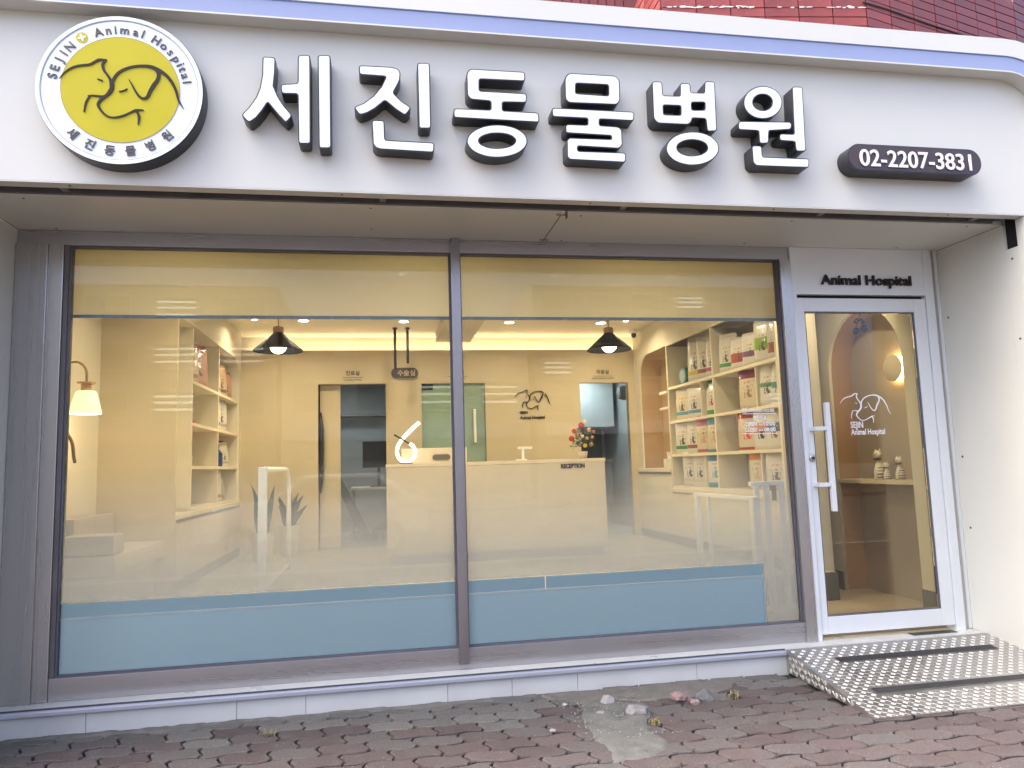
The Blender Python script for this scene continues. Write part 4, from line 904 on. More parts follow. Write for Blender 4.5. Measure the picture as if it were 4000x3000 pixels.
# ------------------------------------------------------------------ the room behind the glass
FZ, VZ, CZ = 0.4125, 0.1825, 3.1325          # raised floor, entrance floor, ceiling
struct('floor', bx(-2.45, 2.80, 0.75, 4.95, 0.15, FZ), M_FLOOR)
struct('floor_bounce_strip', bx(-2.45, 2.80, 0.125, 0.749, 0.02, 0.16), mat('pale_bounce', (.72, .70, .66), .7))  # unseen strip behind the blue board, added pale to bounce light
struct('floor_by_shelves', bx(2.801, 3.76, 1.05, 4.95, 0.15, FZ - .0005), M_FLOOR)
struct('entrance_floor', bx(2.80, 4.45, 0.065, 2.0, 0.10, VZ), mat('entrance_floor', (.50, .42, .32), .4, var=.05, scale=3))
struct('ceiling', bx(-2.45, 4.45, 0.055, 5.05, CZ, CZ + .08), M_CEIL)
struct('wall_left', bx(-2.45, -2.33, 0.07, 2.05, 0.15, CZ), M_CREAMW)
struct('wall_alcove', bx(-2.33, -1.7195, 1.925, 1.952, FZ, CZ - .0005), M_WARMW)
struct('ceiling_beam', bx(0.70, 1.15, 0.3, 4.72, 3.01, CZ - .001, bev=.004), mat('beam_paint', (.58, .52, .44), .6, var=.02))
# half lowered cream blind behind the upper glass
bh = thing('window_blind', (0.3, 0.11, 2.36), 'cream translucent blind drawn down behind the upper window glass', 'blind')
M_BLIND = blind_mat('cream_blind', (.82, .77, .58))
for x0, x1 in ((-2.1, 0.478), (0.484, 2.83)):
    c = obj('blind_cloth', bx(x0, x1, 0.110, 0.1115, 2.386, 2.90), M_BLIND, bh)
    obj('bottom_bar', bx(x0, x1, 0.102, 0.119, 2.366, 2.3855, bev=.003), mat('blue_grey_edge', (.20, .29, .36), .25), bh)
obj('roller', bx(-2.1, 2.83, 0.09, 0.15, 2.901, 2.96, bev=.01), M_GATE, bh)

# back wall with three openings
bwl = thing('back_partition', (0.8, 4.85, FZ), 'tan partition wall with three doorways behind the reception desk', 'wall')
loops = [[(-1.735, FZ), (-0.79, FZ), (-0.79, 2.486), (0.053, 2.486), (0.053, FZ), (0.509, FZ), (0.509, 2.482), (1.339, 2.482), (1.339, FZ), (2.629, FZ), (2.629, 2.467), (3.307, 2.467), (3.307, FZ), (3.76, FZ), (3.76, 2.919), (-1.735, 2.919)]]
place('partition_panel', flat(loops, 4.80, 4.90), M_WARMW, bwl)
obj('cove_shelf', bx(-1.735, 3.76, 4.9005, 5.05, 2.86, 2.905), M_CEIL, bwl)
struct('wall_back', bx(-1.9, 3.8, 5.051, 5.10, 2.6, CZ), M_CREAMW)
cv = thing('cove_light', (0.8, 4.96, 2.906), 'hidden warm light strip glowing along the top of the tan back partition', 'light strip')
obj('light_strip', bx(-1.70, 3.72, 4.955, 4.975, 2.907, 2.915), glow('warm_led', (1.0, .78, .48), 2.0), cv)
def area(name, loc, size, power, col, rot=(0, 0, 0), sy=None, parent=None, spread=180):
    l = bpy.data.lights.new(name, 'AREA'); l.energy = power; l.color = col
    if sy: l.shape = 'RECTANGLE'; l.size = size; l.size_y = sy
    else: l.shape = 'DISK'; l.size = size
    l.spread = math.radians(spread)
    o = bpy.data.objects.new(name, l); COL.objects.link(o); o.rotation_euler = rot
    if parent is not None: o.parent = parent; o.location = Vector(loc) - ORG[parent.name]
    else: o.location = loc
    return o
WARM = (1.0, .76, .46)
area('cove_lamp', (1.0, 4.965, 2.92), 5.3, 1.1, WARM, (PI, 0, 0), 0.03, cv)

# rooms seen through the doorways
def room(nm, x0, x1, y1, matl, zc=2.75):
    bm = BM(); t = .05
    box(bm, x0 - t, x0, 4.91, y1 + t, FZ, zc); box(bm, x1, x1 + t, 4.91, y1 + t, FZ, zc); box(bm, x0, x1, y1, y1 + t, FZ, zc); box(bm, x0 - t, x1 + t, 4.91, y1 + t, zc, zc + t); box(bm, x0 - t, x1 + t, 4.91, y1 + t, FZ - .05, FZ - .0005)
    return struct(nm, bm, matl)
room('wall_consulting_room', -1.5, 0.28, 7.6, mat('consulting_wall', (.33, .34, .31), .6, var=.05))
room('wall_treatment_room', 0.42, 1.9, 6.6, mat('treatment_wall', (.5, .55, .5), .6))
room('wall_grooming_room', 2.3, 3.7, 7.2, M_COOLW)
def fill_lamp_panel(x, y, z, w, d, p, col, label):  # unseen lamp added to light a room behind a doorway
    t = thing('room_fill_lamp', (x, y, z), label, 'fill lamp')
    obj('lamp_panel', bx(x - w / 2, x + w / 2, y - d / 2, y + d / 2, z - .03, z), glow('cool_panel', (.85, .95, 1.0), .8), t)
    area('panel_light', (x, y, z - .035), w, p, col, (0, 0, 0), d, t)
fill_lamp_panel(-0.6, 6.3, 2.745, .5, .5, 2.0, (.9, .97, 1.0), 'unseen flat lamp added to light the grey consulting room')
fill_lamp_panel(1.1, 5.7, 2.745, .5, .5, 1.3, (.78, 1.0, .88), 'unseen flat lamp added to light the room behind the green glass door')
fill_lamp_panel(3.0, 6.0, 2.745, .5, .5, 1.2, (.80, .95, 1.0), 'unseen flat lamp added to light the grooming room')
# half open sliding door with its long black pull
sd = thing('sliding_door', (-0.66, 4.95, FZ), 'tan sliding door half open with a long black pull handle', 'door')
obj('door_panel', bx(-1.2, -0.522, 4.905, 4.945, FZ + .01, 2.48, bev=.003), M_WARMW, sd)
bm = BM(); ring_tube(bm, [(-.765, 4.86, 1.12), (-.752, 4.835, 1.3), (-.748, 4.83, 1.65), (-.752, 4.835, 1.95), (-.765, 4.86, 2.13)], [.012, .024, .026, .024, .012], 8); obj('pull_handle', bm, M_BLK, sd, smooth=True)
obj('edge_gap', bx(-0.789, -0.775, 4.885, 4.904, FZ, 2.484), M_VOID, sd)
# green glass door
gd = thing('green_glass_door', (0.92, 4.85, FZ), 'pale green frosted glass door with a vertical white handle', 'door')
obj('glass_leaf', bx(0.515, 1.333, 4.845, 4.857, FZ + .01, 2.475), mat('green_frosted', (.30, .42, .34), .16, var=.04, spec=.6), gd)
obj('hinge_plate', bx(0.515, 0.66, 4.836, 4.862, 2.40, 2.476), M_BLK, gd)
obj('pull_handle', bx(1.18, 1.215, 4.80, 4.83, 1.70, 2.14, bev=.006), mat('white_handle', (.85, .85, .8), .2), gd)
# consulting room contents
mn = thing('monitor', (-0.11, 6.2, 1.15), 'black monitor on a stand seen through the left doorway', 'monitor')
obj('screen', bx(-0.28, 0.10, 6.18, 6.22, 1.42, 1.80, bev=.008), M_BLK, mn); obj('stand', bx(-0.07, -0.03, 6.19, 6.21, 1.16, 1.42), M_BLK, mn); obj('foot', bx(-0.17, 0.07, 6.1, 6.3, 1.145, 1.16), M_BLK, mn)
dk = thing('consulting_desk', (-0.05, 6.3, FZ), 'white topped desk under the monitor in the consulting room', 'desk')
obj('desk_top', bx(-0.45, 0.26, 5.95, 6.7, 1.11, 1.144, bev=.004), mat('white_top', (.75, .75, .73), .3), dk)
for x in (-0.42, 0.20): obj('leg', bx(x, x + .04, 6.0, 6.04, FZ, 1.109), M_GREYM, dk)
st = thing('leaning_board', (-0.52, 5.6, FZ), 'leaning dark blue grey board inside the left doorway', 'board')
bm = BM(); v = [bm.verts.new(p) for p in ((-0.66, 5.5, 1.30), (-0.56, 5.5, 1.32), (-0.16, 5.52, .52), (-0.30, 5.52, .50), (-0.66, 5.54, 1.30), (-0.56, 5.54, 1.32), (-0.16, 5.56, .52), (-0.30, 5.56, .50))]
for f in ((0, 1, 2, 3), (7, 6, 5, 4), (0, 4, 5, 1), (1, 5, 6, 2), (2, 6, 7, 3), (3, 7, 4, 0)): bm.faces.new([v[i] for i in f])
obj('board_plate', bm, mat('navy_board', (.035, .04, .06), .5), st); bm = BM(); ring_tube(bm, [(-.62, 5.52, 1.30), (-.63, 5.52, 1.40)], .03, 8); obj('grip', bm, M_BLK, st)
cbh = thing('wall_shelf', (-0.5, 7.4, 2.25), 'long grey wall shelf high in the consulting room', 'shelf')
obj('shelf_board', bx(-1.4, 0.2, 7.25, 7.59, 2.25, 2.29), M_GREYM, cbh)
# grooming room contents
uc = thing('wall_cabinet', (2.85, 6.3, 1.75), 'pale grey wall cabinet seen through the right doorway', 'cabinet')
obj('cabinet_box', bx(2.72, 3.62, 6.45, 7.15, 1.95, 2.74), mat('pale_cabinet', (.55, .60, .59), .35), uc)
for x0, x1 in ((2.722, 3.05), (3.054, 3.618)): obj('cabinet_door', bx(x0, x1, 6.43, 6.4495, 1.953, 2.737, bev=.003), mat('pale_cabinet', (.55, .60, .59), .35), uc)
lc = thing('base_cabinet', (3.0, 6.8, FZ), 'dark grey base cabinet with sink top behind the right doorway', 'cabinet')
obj('cabinet_box', bx(2.65, 3.52, 6.35, 7.15, FZ + .35, 1.40), mat('dark_cabinet', (.10, .105, .115), .4), lc); obj('worktop', bx(2.63, 3.54, 6.33, 7.16, 1.401, 1.435, bev=.003), M_SKIRT, lc)
obj('splashback', bx(2.62, 3.62, 7.14, 7.165, 1.436, 1.94), M_SKIRT, lc)
for x in (2.7, 3.40): obj('leg', bx(x, x + .05, 6.4, 6.45, FZ, FZ + .3495), M_SKIRT, lc)
tpf = thing('tap', (3.05, 6.6, 1.436), 'small steel tap rising from the dark grooming room worktop', 'tap')
bm = BM(); ring_tube(bm, [(3.05, 6.6, 1.436), (3.05, 6.6, 1.60), (3.05, 6.55, 1.65), (3.05, 6.46, 1.65), (3.05, 6.43, 1.61)], .014, 8); obj('spout', bm, M_STEEL, tpf, smooth=True)
dv = thing('dryer_hood', (3.55, 6.0, 2.2), 'round grey dryer hood high in the grooming room', 'dryer')
bm = BM(); lathe(bm, [(.03, -.10), (.09, -.08), (.11, 0), (.10, .06), (.04, .10)], (3.58, 5.8, 2.42), 20, 'X'); obj('hood', bm, M_SKIRT, dv, auto=True)
bm = BM(); ring_tube(bm, [(3.67, 5.8, 2.42), (3.699, 5.8, 2.42)], .03, 8); obj('arm', bm, M_STEEL, dv)
# lettering over the doorways, and the shop logo on the wall
def wall_sign(x, z, s, sub, label, y=4.798):
    t = thing('room_sign', (x, y, z), label, 'room sign', 'room names above the doorways')
    me = words(s, .065, bold=.001, ext=.001, align='CENTER'); me.transform(FRONT); me.transform(Matrix.Translation((x, y, z))); place('room_name', me, M_DARKTXT, t)
    obj('rule', bx(x - .13, x + .13, y - .002, y, z - .035, z - .031), M_DARKTXT, t)
    me = words(sub, .036, ext=.001, align='CENTER'); me.transform(FRONT); me.transform(Matrix.Translation((x, y, z - .075))); place('room_subtitle', me, M_DARKTXT, t)
wall_sign(-0.36, 2.600, '진료실', 'CONSULTING', 'small dark lettering above the left doorway with the sliding door')
wall_sign(0.98, 2.600, '처치실', 'TREATMENT', 'small dark lettering above the green glass door')
wall_sign(2.958, 2.588, '미용실', 'GROOMING ROOM', 'small dark lettering above the right doorway')
pl2 = thing('pill_sign', (0.297, 4.78, 2.55), 'dark oval wall plaque with pale characters between the two left doorways', 'plaque')
place('plaque_body', flat([rrect(0.126, 0.468, 2.555, 2.682, .0625, 8)], 4.76, 4.7985), mat('taupe_plaque', (.05, .042, .035), .4), pl2)
me = words('수술실', .085, bold=.002, ext=.001, width=.225); me.transform(FRONT); me.transform(Matrix.Translation((0.205, 4.757, 2.585))); place('plaque_lettering', me, mat('pale_brown_print', (.5, .42, .32), .5), pl2)
lw = thing('wall_logo', (1.96, 4.79, 2.0), 'dark cat and dog outline logo with lettering on the tan wall', 'logo')
place('line_drawing', logo_mesh(lambda p: Vector((1.736 + (p.x + .716) * .322, 4.797, 2.262 + (p.y - .03) * .322)), Vector((0, -.012, 0)), 1.0), M_DARKTXT, lw)
me = words('SEJIN', .05, bold=.0012, ext=.004, width=.10); me.transform(FRONT); me.transform(Matrix.Translation((1.80, 4.793, 2.062))); place('logo_lettering', me, M_DARKTXT, lw)
me = words('Animal Hospital', .056, bold=.0012, ext=.004, width=.335); me.transform(FRONT); me.transform(Matrix.Translation((1.795, 4.793, 1.995))); place('logo_lettering', me, M_DARKTXT, lw)
ek = thing('ear_light', (2.13, 4.79, 2.30), 'small yellow accent on the dog ear of the wall logo', 'accent')
bm = BM(); ring_tube(bm, [(2.095, 4.78, 2.33), (2.135, 4.778, 2.335), (2.12, 4.78, 2.27)], .007, 6); obj('accent_curve', bm, mat('gold', (.75, .5, .06), .3), ek)

# ------------------------------------------------------------------ reception desk
rd = thing('reception_desk', (1.2, 3.3, FZ), 'beige reception desk lettered RECEPTION in the middle of the room', 'reception desk')
M_DESK = mat('desk_laminate', (.60, .535, .42), .38, var=.03, scale=2)
obj('front_panel', bx(0.04, 2.36, 2.95, 2.99, .515, 1.402, bev=.003), M_DESK, rd); obj('side_panel', bx(0.041, 0.08, 2.991, 3.60, .515, 1.402), M_DESK, rd); obj('side_panel', bx(2.32, 2.359, 2.991, 3.60, .515, 1.402), M_DESK, rd)
obj('toe_kick', bx(0.08, 2.32, 3.01, 3.55, FZ, .515), mat('toe_kick', (.42, .42, .42), .5), rd)
obj('desk_top', bx(0.035, 2.366, 2.945, 3.36, 1.4025, 1.438, bev=.004), mat('desk_top', (.72, .63, .48), .35), rd)
obj('work_surface', bx(0.081, 2.319, 3.361, 3.6, 1.10, 1.13), M_DESK, rd)
me = words_front('RECEPTION', 0, 0, 0, .062, bold=.003, ext=.003, width=.262); me.transform(Matrix.Translation((1.872, 2.9465, 1.342))); place('desk_lettering', me, M_DARKTXT, rd)
up = thing('desk_screen', (0.55, 3.25, 1.438), 'low cream desk screen with a grey oval plate on the reception desk', 'desk screen')
obj('screen_panel', bx(0.20, 0.90, 3.22, 3.25, 1.4385, 1.60, bev=.006), mat('screen_cream', (.78, .70, .54), .4), up)
place('oval_plate', flat([rrect(0.53, 0.72, 1.468, 1.53, .03, 8)], 3.208, 3.2195), mat('grey_oval', (.16, .14, .13), .4), up)
# the loop shaped lamp
nl = thing('loop_lamp', (0.245, 3.06, 1.438), 'glowing white tube lamp bent like a figure six on the desk', 'lamp')
M_TUBE = glow('tube_light', (1.0, .88, .66), .75)
def smooth3(pts, n=8):
    P = [Vector(p) for p in pts]; out = []
    for i in range(len(P) - 1):
        p0, p1, p2, p3 = P[max(i - 1, 0)], P[i], P[i + 1], P[min(i + 2, len(P) - 1)]
        for k in range(n):
            t = k / n; out.append(0.5 * ((2 * p1) + (p2 - p0) * t + (2 * p0 - 5 * p1 + 4 * p2 - p3) * t * t + (3 * p1 - p0 - 3 * p2 + p3) * t ** 3))
    return out + [P[-1]]
bm = BM(); ring_tube(bm, smooth3([(.388, 3.06, 1.868), (.30, 3.06, 1.79), (.215, 3.06, 1.705)]), .018, 10); obj('tube', bm, M_TUBE, nl, smooth=True)
bm = BM(); ring_tube(bm, smooth3([(.203, 3.06, 1.688), (.165, 3.06, 1.63), (.152, 3.06, 1.56), (.178, 3.06, 1.49), (.245, 3.06, 1.462), (.315, 3.06, 1.49), (.340, 3.06, 1.56), (.318, 3.06, 1.62), (.285, 3.06, 1.648)]), .018, 10); obj('tube', bm, M_TUBE, nl, smooth=True)
bm = BM(); ring_tube(bm, [(.125, 3.075, 1.745), (.315, 3.075, 1.628)], .009, 8); obj('cross_bar', bm, M_BLK, nl)
bm = BM(); lathe(bm, [(.07, 0), (.072, .008), (.06, .014)], (.245, 3.06, 1.4385), 24); obj('foot', bm, M_BLK, nl)
bm = BM(); ring_tube(bm, [(.245, 3.06, 1.452), (.245, 3.06, 1.462)], .008, 8); obj('stem', bm, M_BLK, nl)
# little decorated tree
ft = thing('decorated_tree', (2.165, 3.12, 1.438), 'small decorated Christmas tree in a cream pot on the reception desk', 'plant')
bm = BM(); lathe(bm, [(.045, 0), (.058, .075), (.055, .078), (.05, .07)], (2.165, 3.12, 1.4385), 16); obj('pot', bm, mat('cream_pot', (.7, .62, .5), .5), ft, smooth=True)
bm = BM(); ring_tube(bm, [(2.165, 3.12, 1.50), (2.165, 3.12, 1.60)], .012, 8); obj('trunk', bm, mat('bark', (.06, .04, .03), .8), ft)
rt = random.Random(4); bm = BM()
for k in range(420):
    h = rt.random() ** 1.2; r = .15 * (1 - h * .75) * math.sqrt(rt.random()); a = rt.uniform(0, 2 * PI); c = Vector((2.165 + r * math.cos(a), 3.12 + r * math.sin(a), 1.57 + .22 * h))
    u = Vector((rt.gauss(0, 1), rt.gauss(0, 1), rt.gauss(0, .6))).normalized() * rt.uniform(.012, .026); v = u.orthogonal().normalized() * .006
    q = [bm.verts.new(c - u + v), bm.verts.new(c - u - v), bm.verts.new(c + u)]; bm.faces.new(q)
obj('needles', bm, mat('dark_needles', (.025, .06, .03), .6, var=.3, scale=40), ft)
for k, (dx, dz, r, cn, cc) in enumerate([(-.10, .30, .03, 'ornament_red', (.5, .03, .03)), (-.13, .22, .032, 'ornament_red', (.5, .03, .03)), (-.03, .36, .034, 'ornament_red', (.5, .03, .03)), (.005, .395, .026, 'ornament_white', (.8, .75, .65)), (.06, .31, .026, 'ornament_tan', (.6, .36, .2)), (.03, .22, .022, 'ornament_tan', (.6, .36, .2)), (.10, .23, .02, 'ornament_tan', (.6, .36, .2)), (-.02, .24, .02, 'ornament_white', (.8, .75, .65)), (.0, .14, .024, 'ornament_gold', (.75, .55, .05)), (.08, .15, .024, 'ornament_tan', (.6, .36, .2)), (-.07, .17, .02, 'ornament_blue', (.05, .12, .2)), (.12, .29, .018, 'ornament_red2', (.55, .15, .1))]):
    bm = BM(); ball(bm, (2.165 + dx, 3.12 - .11 + abs(dx) * .5, 1.438 + dz), r, 10, 7); obj('ornament', bm, mat(cn, cc, .25), ft, smooth=True)
cdr = thing('card_reader', (1.49, 3.1, 1.438), 'small white card reader stand on the reception desk', 'card reader')
obj('reader_base', bx(1.42, 1.53, 3.06, 3.16, 1.4385, 1.452, bev=.004), M_GATE, cdr); obj('reader_post', bx(1.485, 1.51, 3.1, 3.12, 1.4525, 1.56), M_GATE, cdr); obj('reader_head', bx(1.44, 1.60, 3.09, 3.13, 1.56, 1.585, bev=.006), M_GATE, cdr)

# ------------------------------------------------------------------ lamps
def downlight(x, y, r, p, label):
    t = thing('downlight', (x, y, CZ - .006), label, 'downlight', 'recessed ceiling downlights')
    bm = BM(); lathe(bm, [(r, 0), (r * 1.25, 0), (r * 1.25, .005), (r, .005)], (x, y, CZ - .0065), 24, cap=False); obj('trim_ring', bm, M_GATE, t)
    bm = BM(); lathe(bm, [(r * .98, 0), (r * .98, .003)], (x, y, CZ - .005), 24); obj('lens', bm, glow('downlight_lens', (1.0, .90, .70), 4.0), t)
    if p: area('lamp', (x, y, CZ - .012), r * 2, p, (1.0, .81, .49), (0, 0, 0), None, t, 150)
PW_ = 1.3
downlight(-0.88, 3.94, .058, PW_, 'bright round ceiling downlight just right of the left pendant cord')
downlight(0.27, 3.97, .055, PW_, 'bright ceiling downlight above the two black hanging rods')
downlight(1.55, 4.0, .058, PW_, 'bright ceiling downlight right of the ceiling beam')
downlight(2.72, 4.01, .06, PW_, 'bright ceiling downlight just left of the right pendant cord')
downlight(-1.42, 3.90, .032, 1, 'small ceiling downlight nearest the left shelves')
downlight(3.0, 3.88, .032, 1, 'small ceiling downlight nearest the right shelves')
for x, nm in ((-1.1, 'leftmost'), (0.2, 'second'), (1.6, 'third'), (2.75, 'rightmost')): downlight(x, 1.8, .058, PW_, nm + ' downlight of the row glowing through the window blind')
for x, nm in ((-1.2, 'left'), (0.3, 'middle'), (1.8, 'right')): downlight(x, 1.0, .05, PW_ * 2.2, nm + ' downlight of the row closest to the window blind')
downlight(3.45, 0.6, .058, 4.5, 'ceiling downlight just inside the entrance door')
def pendant(x, y, label):
    t = thing('pendant_lamp', (x, y, 2.715), label, 'pendant lamp', 'black cone pendant lamps')
    bm = BM(); lathe(bm, [(.262, 0), (.262, .010), (.058, .195), (.05, .205), (.045, .205), (.05, .19), (.252, .010)], (x, y, 2.70), 36, cap=False); obj('shade', bm, mat('black_shade', (.011, .011, .011), .6, var=.1), t, auto=True)
    bm = BM(); lathe(bm, [(.055, 0), (.058, .01), (.058, .055), (.05, .062)], (x, y, 2.906), 24); obj('wood_cap', bm, mat('light_wood', (.45, .30, .16), .5, var=.15, scale=15, stretch=(1, 1, 6)), t, auto=True)
    bm = BM(); ring_tube(bm, [(x, y, 2.968), (x, y, CZ)], .006, 6); obj('cord', bm, mat('brown_cord', (.2, .14, .09), .6), t)
    bm = BM(); ball(bm, (x, y, 2.755), .086, 20, 14, (1, 1, .95)); obj('bulb', bm, glow('bulb', (1.0, .86, .62), 2.5), t, smooth=True)
    area('lamp', (x, y, 2.665), .16, 1.25, (1.0, .78, .46), (0, 0, 0), None, t, 160)
pendant(-1.102, 3.5, 'black cone pendant lamp with wooden cap near the left shelves')
pendant(2.647, 3.5, 'black cone pendant lamp with wooden cap near the right shelves')
for x, z0, lb in ((0.171, 2.597, 'longer of the two black rods hanging before the tan wall'), (0.325, 2.684, 'shorter of the two black rods hanging before the tan wall')):
    t = thing('hanging_rod', (x, 4.37, z0), lb, 'hanging rod', 'black rods hanging from the ceiling')
    bm = BM(); ring_tube(bm, [(x, 4.37, z0), (x, 4.37, CZ - .02)], .017, 10); obj('tube', bm, M_BLK, t, smooth=True)
    bm = BM(); lathe(bm, [(.03, 0), (.03, .0195)], (x, 4.37, CZ - .02), 12); obj('ceiling_cup', bm, M_BLK, t)
cc = thing('cctv_camera', (3.31, 4.5, CZ - .1), 'small white and black dome camera on the ceiling corner', 'camera')
bm = BM(); lathe(bm, [(.05, 0), (.05, -.03), (.04, -.05)], (3.31, 4.5, CZ), 16); obj('mount', bm, M_GATE, cc); bm = BM(); ball(bm, (3.31, 4.48, CZ - .075), .035, 12, 8); obj('lens_ball', bm, M_BLK, cc, smooth=True)
# sconce on the left wall
sc = thing('wall_sconce', (-2.15, 1.15, 1.84), 'cream shaded wall lamp with curved arm at the far left', 'wall lamp')
bm = BM(); ring_tube(bm, smooth3([(-2.325, 1.12, 2.18), (-2.28, 1.13, 2.23), (-2.21, 1.15, 2.245), (-2.155, 1.15, 2.19), (-2.15, 1.15, 2.09)], 5), .009, 8); obj('arm', bm, mat('brass', (.42, .28, .13), .35, metal=.6), sc, smooth=True)
bm = BM(); lathe(bm, [(.062, 0), (.062, .010), (.035, .011), (.035, -.05), (.05, -.055)], (-2.15, 1.15, 2.085), 20); obj('lamp_holder', bm, mat('light_wood', (.45, .30, .16), .5), sc, auto=True)
bm = BM(); lathe(bm, [(.105, 0), (.108, .01), (.072, .155), (.06, .168)], (-2.15, 1.15, 1.86), 28, cap=False); obj('lamp_shade', bm, mat('lit_shade', (.8, .65, .42), .6, emit=((1.0, .70, .32), .22)), sc, smooth=True)
bm = BM(); ball(bm, (-2.15, 1.15, 1.92), .035, 12, 8); obj('bulb', bm, glow('bulb2', (1.0, .8, .5), 3), sc, smooth=True)
lp = bpy.data.lights.new('lamp', 'POINT'); lp.energy = 0.5; lp.color = WARM; lp.shadow_soft_size = .05
lo = bpy.data.objects.new('lamp', lp); COL.objects.link(lo); lo.parent = sc; lo.location = Vector((-2.15, 1.15, 1.83)) - ORG[sc.name]
hk = thing('curved_hook', (-2.25, 1.0, 1.5), 'curved brown wooden hook below the wall lamp at far left', 'hook')
bm = BM(); ring_tube(bm, smooth3([(-2.325, 1.1, 1.74), (-2.26, 1.1, 1.73), (-2.215, 1.1, 1.65), (-2.20, 1.1, 1.55), (-2.19, 1.1, 1.50)], 5), [.012] * 20 + [.008], 8); obj('hook_arm', bm, mat('dark_wood', (.14, .085, .045), .5), hk, smooth=True)
swp = thing('light_switch', (-2.325, 0.9, 1.34), 'small wall switch low on the left wall edge', 'switch')
obj('switch_plate', bx(-2.329, -2.318, .86, .94, 1.32, 1.40, bev=.002), M_GREYM, swp)
# upholstered bench in the left alcove
bn = thing('alcove_bench', (-2.05, 1.0, FZ), 'pale upholstered bench with back cushion in the left alcove', 'bench')
M_FAB = mat('grey_beige_fabric', (.42, .38, .32), .8, var=.08, scale=20, bump=.2, bscale=200)
obj('seat', bx(-2.328, -1.785, .755, 1.92, .72, .86, bev=.03), mat('seat_vinyl', (.58, .52, .43), .5), bn)
obj('bench_base', bx(-2.328, -1.86, .76, 1.92, FZ, .715), M_DESK, bn)
obj('back_cushion', bx(-2.325, -2.18, 1.1, 1.92, .865, 1.10, bev=.03), M_FAB, bn)
obj('arm_cushion', bx(-2.15, -1.80, .76, .98, .865, 1.0, bev=.03), M_FAB, bn)
# ------------------------------------------------------------------ shelving
def shelf_unit(t, front, back, ys, zs, extra, top_z):
    """Cubby shelving along a side wall: boards across, uprights between, every board a part."""
    x0, x1 = min(front, back), max(front, back)
    s = 1 if back > front else -1
    for z in zs: obj('shelf_board', bx(x0, x1, ys[0], ys[-1], z - .03, z, bev=.002), M_SHELF, t)
    for i, y in enumerate(ys): obj('upright', bx(x0 + .001, x1 - .001, y - .013, y + .013, zs[0] + .0005, top_z - .001), M_SHELF, t)
    for y, za, zb in extra: obj('divider', bx(front + s * .012, back - s * .001, y - .008, y + .008, za + .0005, zb - .031), M_SHELF, t)
    obj('back_panel', bx(back, back + s * .02, ys[0], ys[-1], zs[0] - .03, top_z), mat('shelf_back_shade', (.36, .32, .26), .5), t)  # back panel colour darkened to give the shade inside the cells
RXF = 3.41
rs_ = thing('right_shelf_unit', (3.57, 2.6, FZ), 'tall cream shelf unit full of pet food bags along the right side', 'shelf unit')
shelf_unit(rs_, RXF, 3.73, [1.15, 2.43, 3.65], [1.09, 1.46, 1.855, 2.262], [(2.765, 1.855, 2.262), (2.76, 1.09, 1.46), (1.56, 1.855, 2.262), (1.555, 1.09, 1.46)], 2.765)
# panel above and around: one flat front with the niche cut out of it
nich = [(3.665, 1.30), (4.60, 1.30)]
for k in range(9): a = math.radians(90 * k / 8); nich.append((4.28 + .32 * math.cos(a), 2.455 + .32 * math.sin(a)))
nich.append((3.665, 2.775))
outl = [(1.137, 2.766), (3.664, 2.766), (3.664, 1.0), (3.665, FZ), (4.80, FZ), (4.80, CZ - .001), (1.137, CZ - .001)]
place('upper_panel', flat_side([[(1.137, 2.766), (3.663, 2.766), (3.663, FZ), (4.799, FZ), (4.799, CZ - .0015), (1.137, CZ - .0015)], nich], RXF - .004, RXF + .014), M_CREAMW, rs_)
obj('niche_back', bx(3.70, 3.72, 3.66, 4.66, 1.0, 2.9), mat('niche_wood', (.50, .36, .22), .6, var=.06, scale=3), rs_)
nb = BM(); N_ = nich
for a, b in zip(N_, N_[1:] + N_[:1]):
    q = [nb.verts.new(p) for p in ((RXF + .0145, a[0], a[1]), (RXF + .0145, b[0], b[1]), (3.70, b[0], b[1]), (3.70, a[0], a[1]))]; nb.faces.new(q)
obj('niche_lining', nb, mat('niche_wood', (.50, .36, .22), .6), rs_)
for z in (2.24, 2.045): obj('niche_shelf', bx(RXF + .03, 3.699, 3.67, 4.02, z - .03, z, bev=.002), M_SHELF, rs_)
obj('counter_top', bx(3.385, 3.72, 3.665, 4.79, 1.255, 1.298, bev=.003), M_SHELF, rs_)
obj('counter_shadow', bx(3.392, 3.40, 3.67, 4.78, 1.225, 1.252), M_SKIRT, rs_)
obj('lower_counter', bx(3.385, 3.72, 1.15, 3.664, 1.018, 1.059, bev=.003), M_SHELF, rs_)
for y0, y1 in ((1.16, 2.0), (2.004, 2.85), (2.854, 3.655)): obj('cabinet_door', bx(3.40, 3.418, y0, y1, FZ + .1, 1.0, bev=.002), M_SHELF, rs_)
obj('cabinet_core', bx(3.42, 3.73, 1.15, 3.655, FZ, 1.017), M_SHELF, rs_)
obj('skirting', bx(3.404, 3.4195, 1.15, 4.79, FZ, FZ + .098), M_SKIRT, rs_)
obj('end_panel', bx(3.385, 3.75, 1.105, 1.136, .19, CZ - .002), M_SHELF, rs_)
struct('wall_partition', bx(3.755, 3.80, 1.14, 5.0, .15, CZ - .001), M_CREAMW)

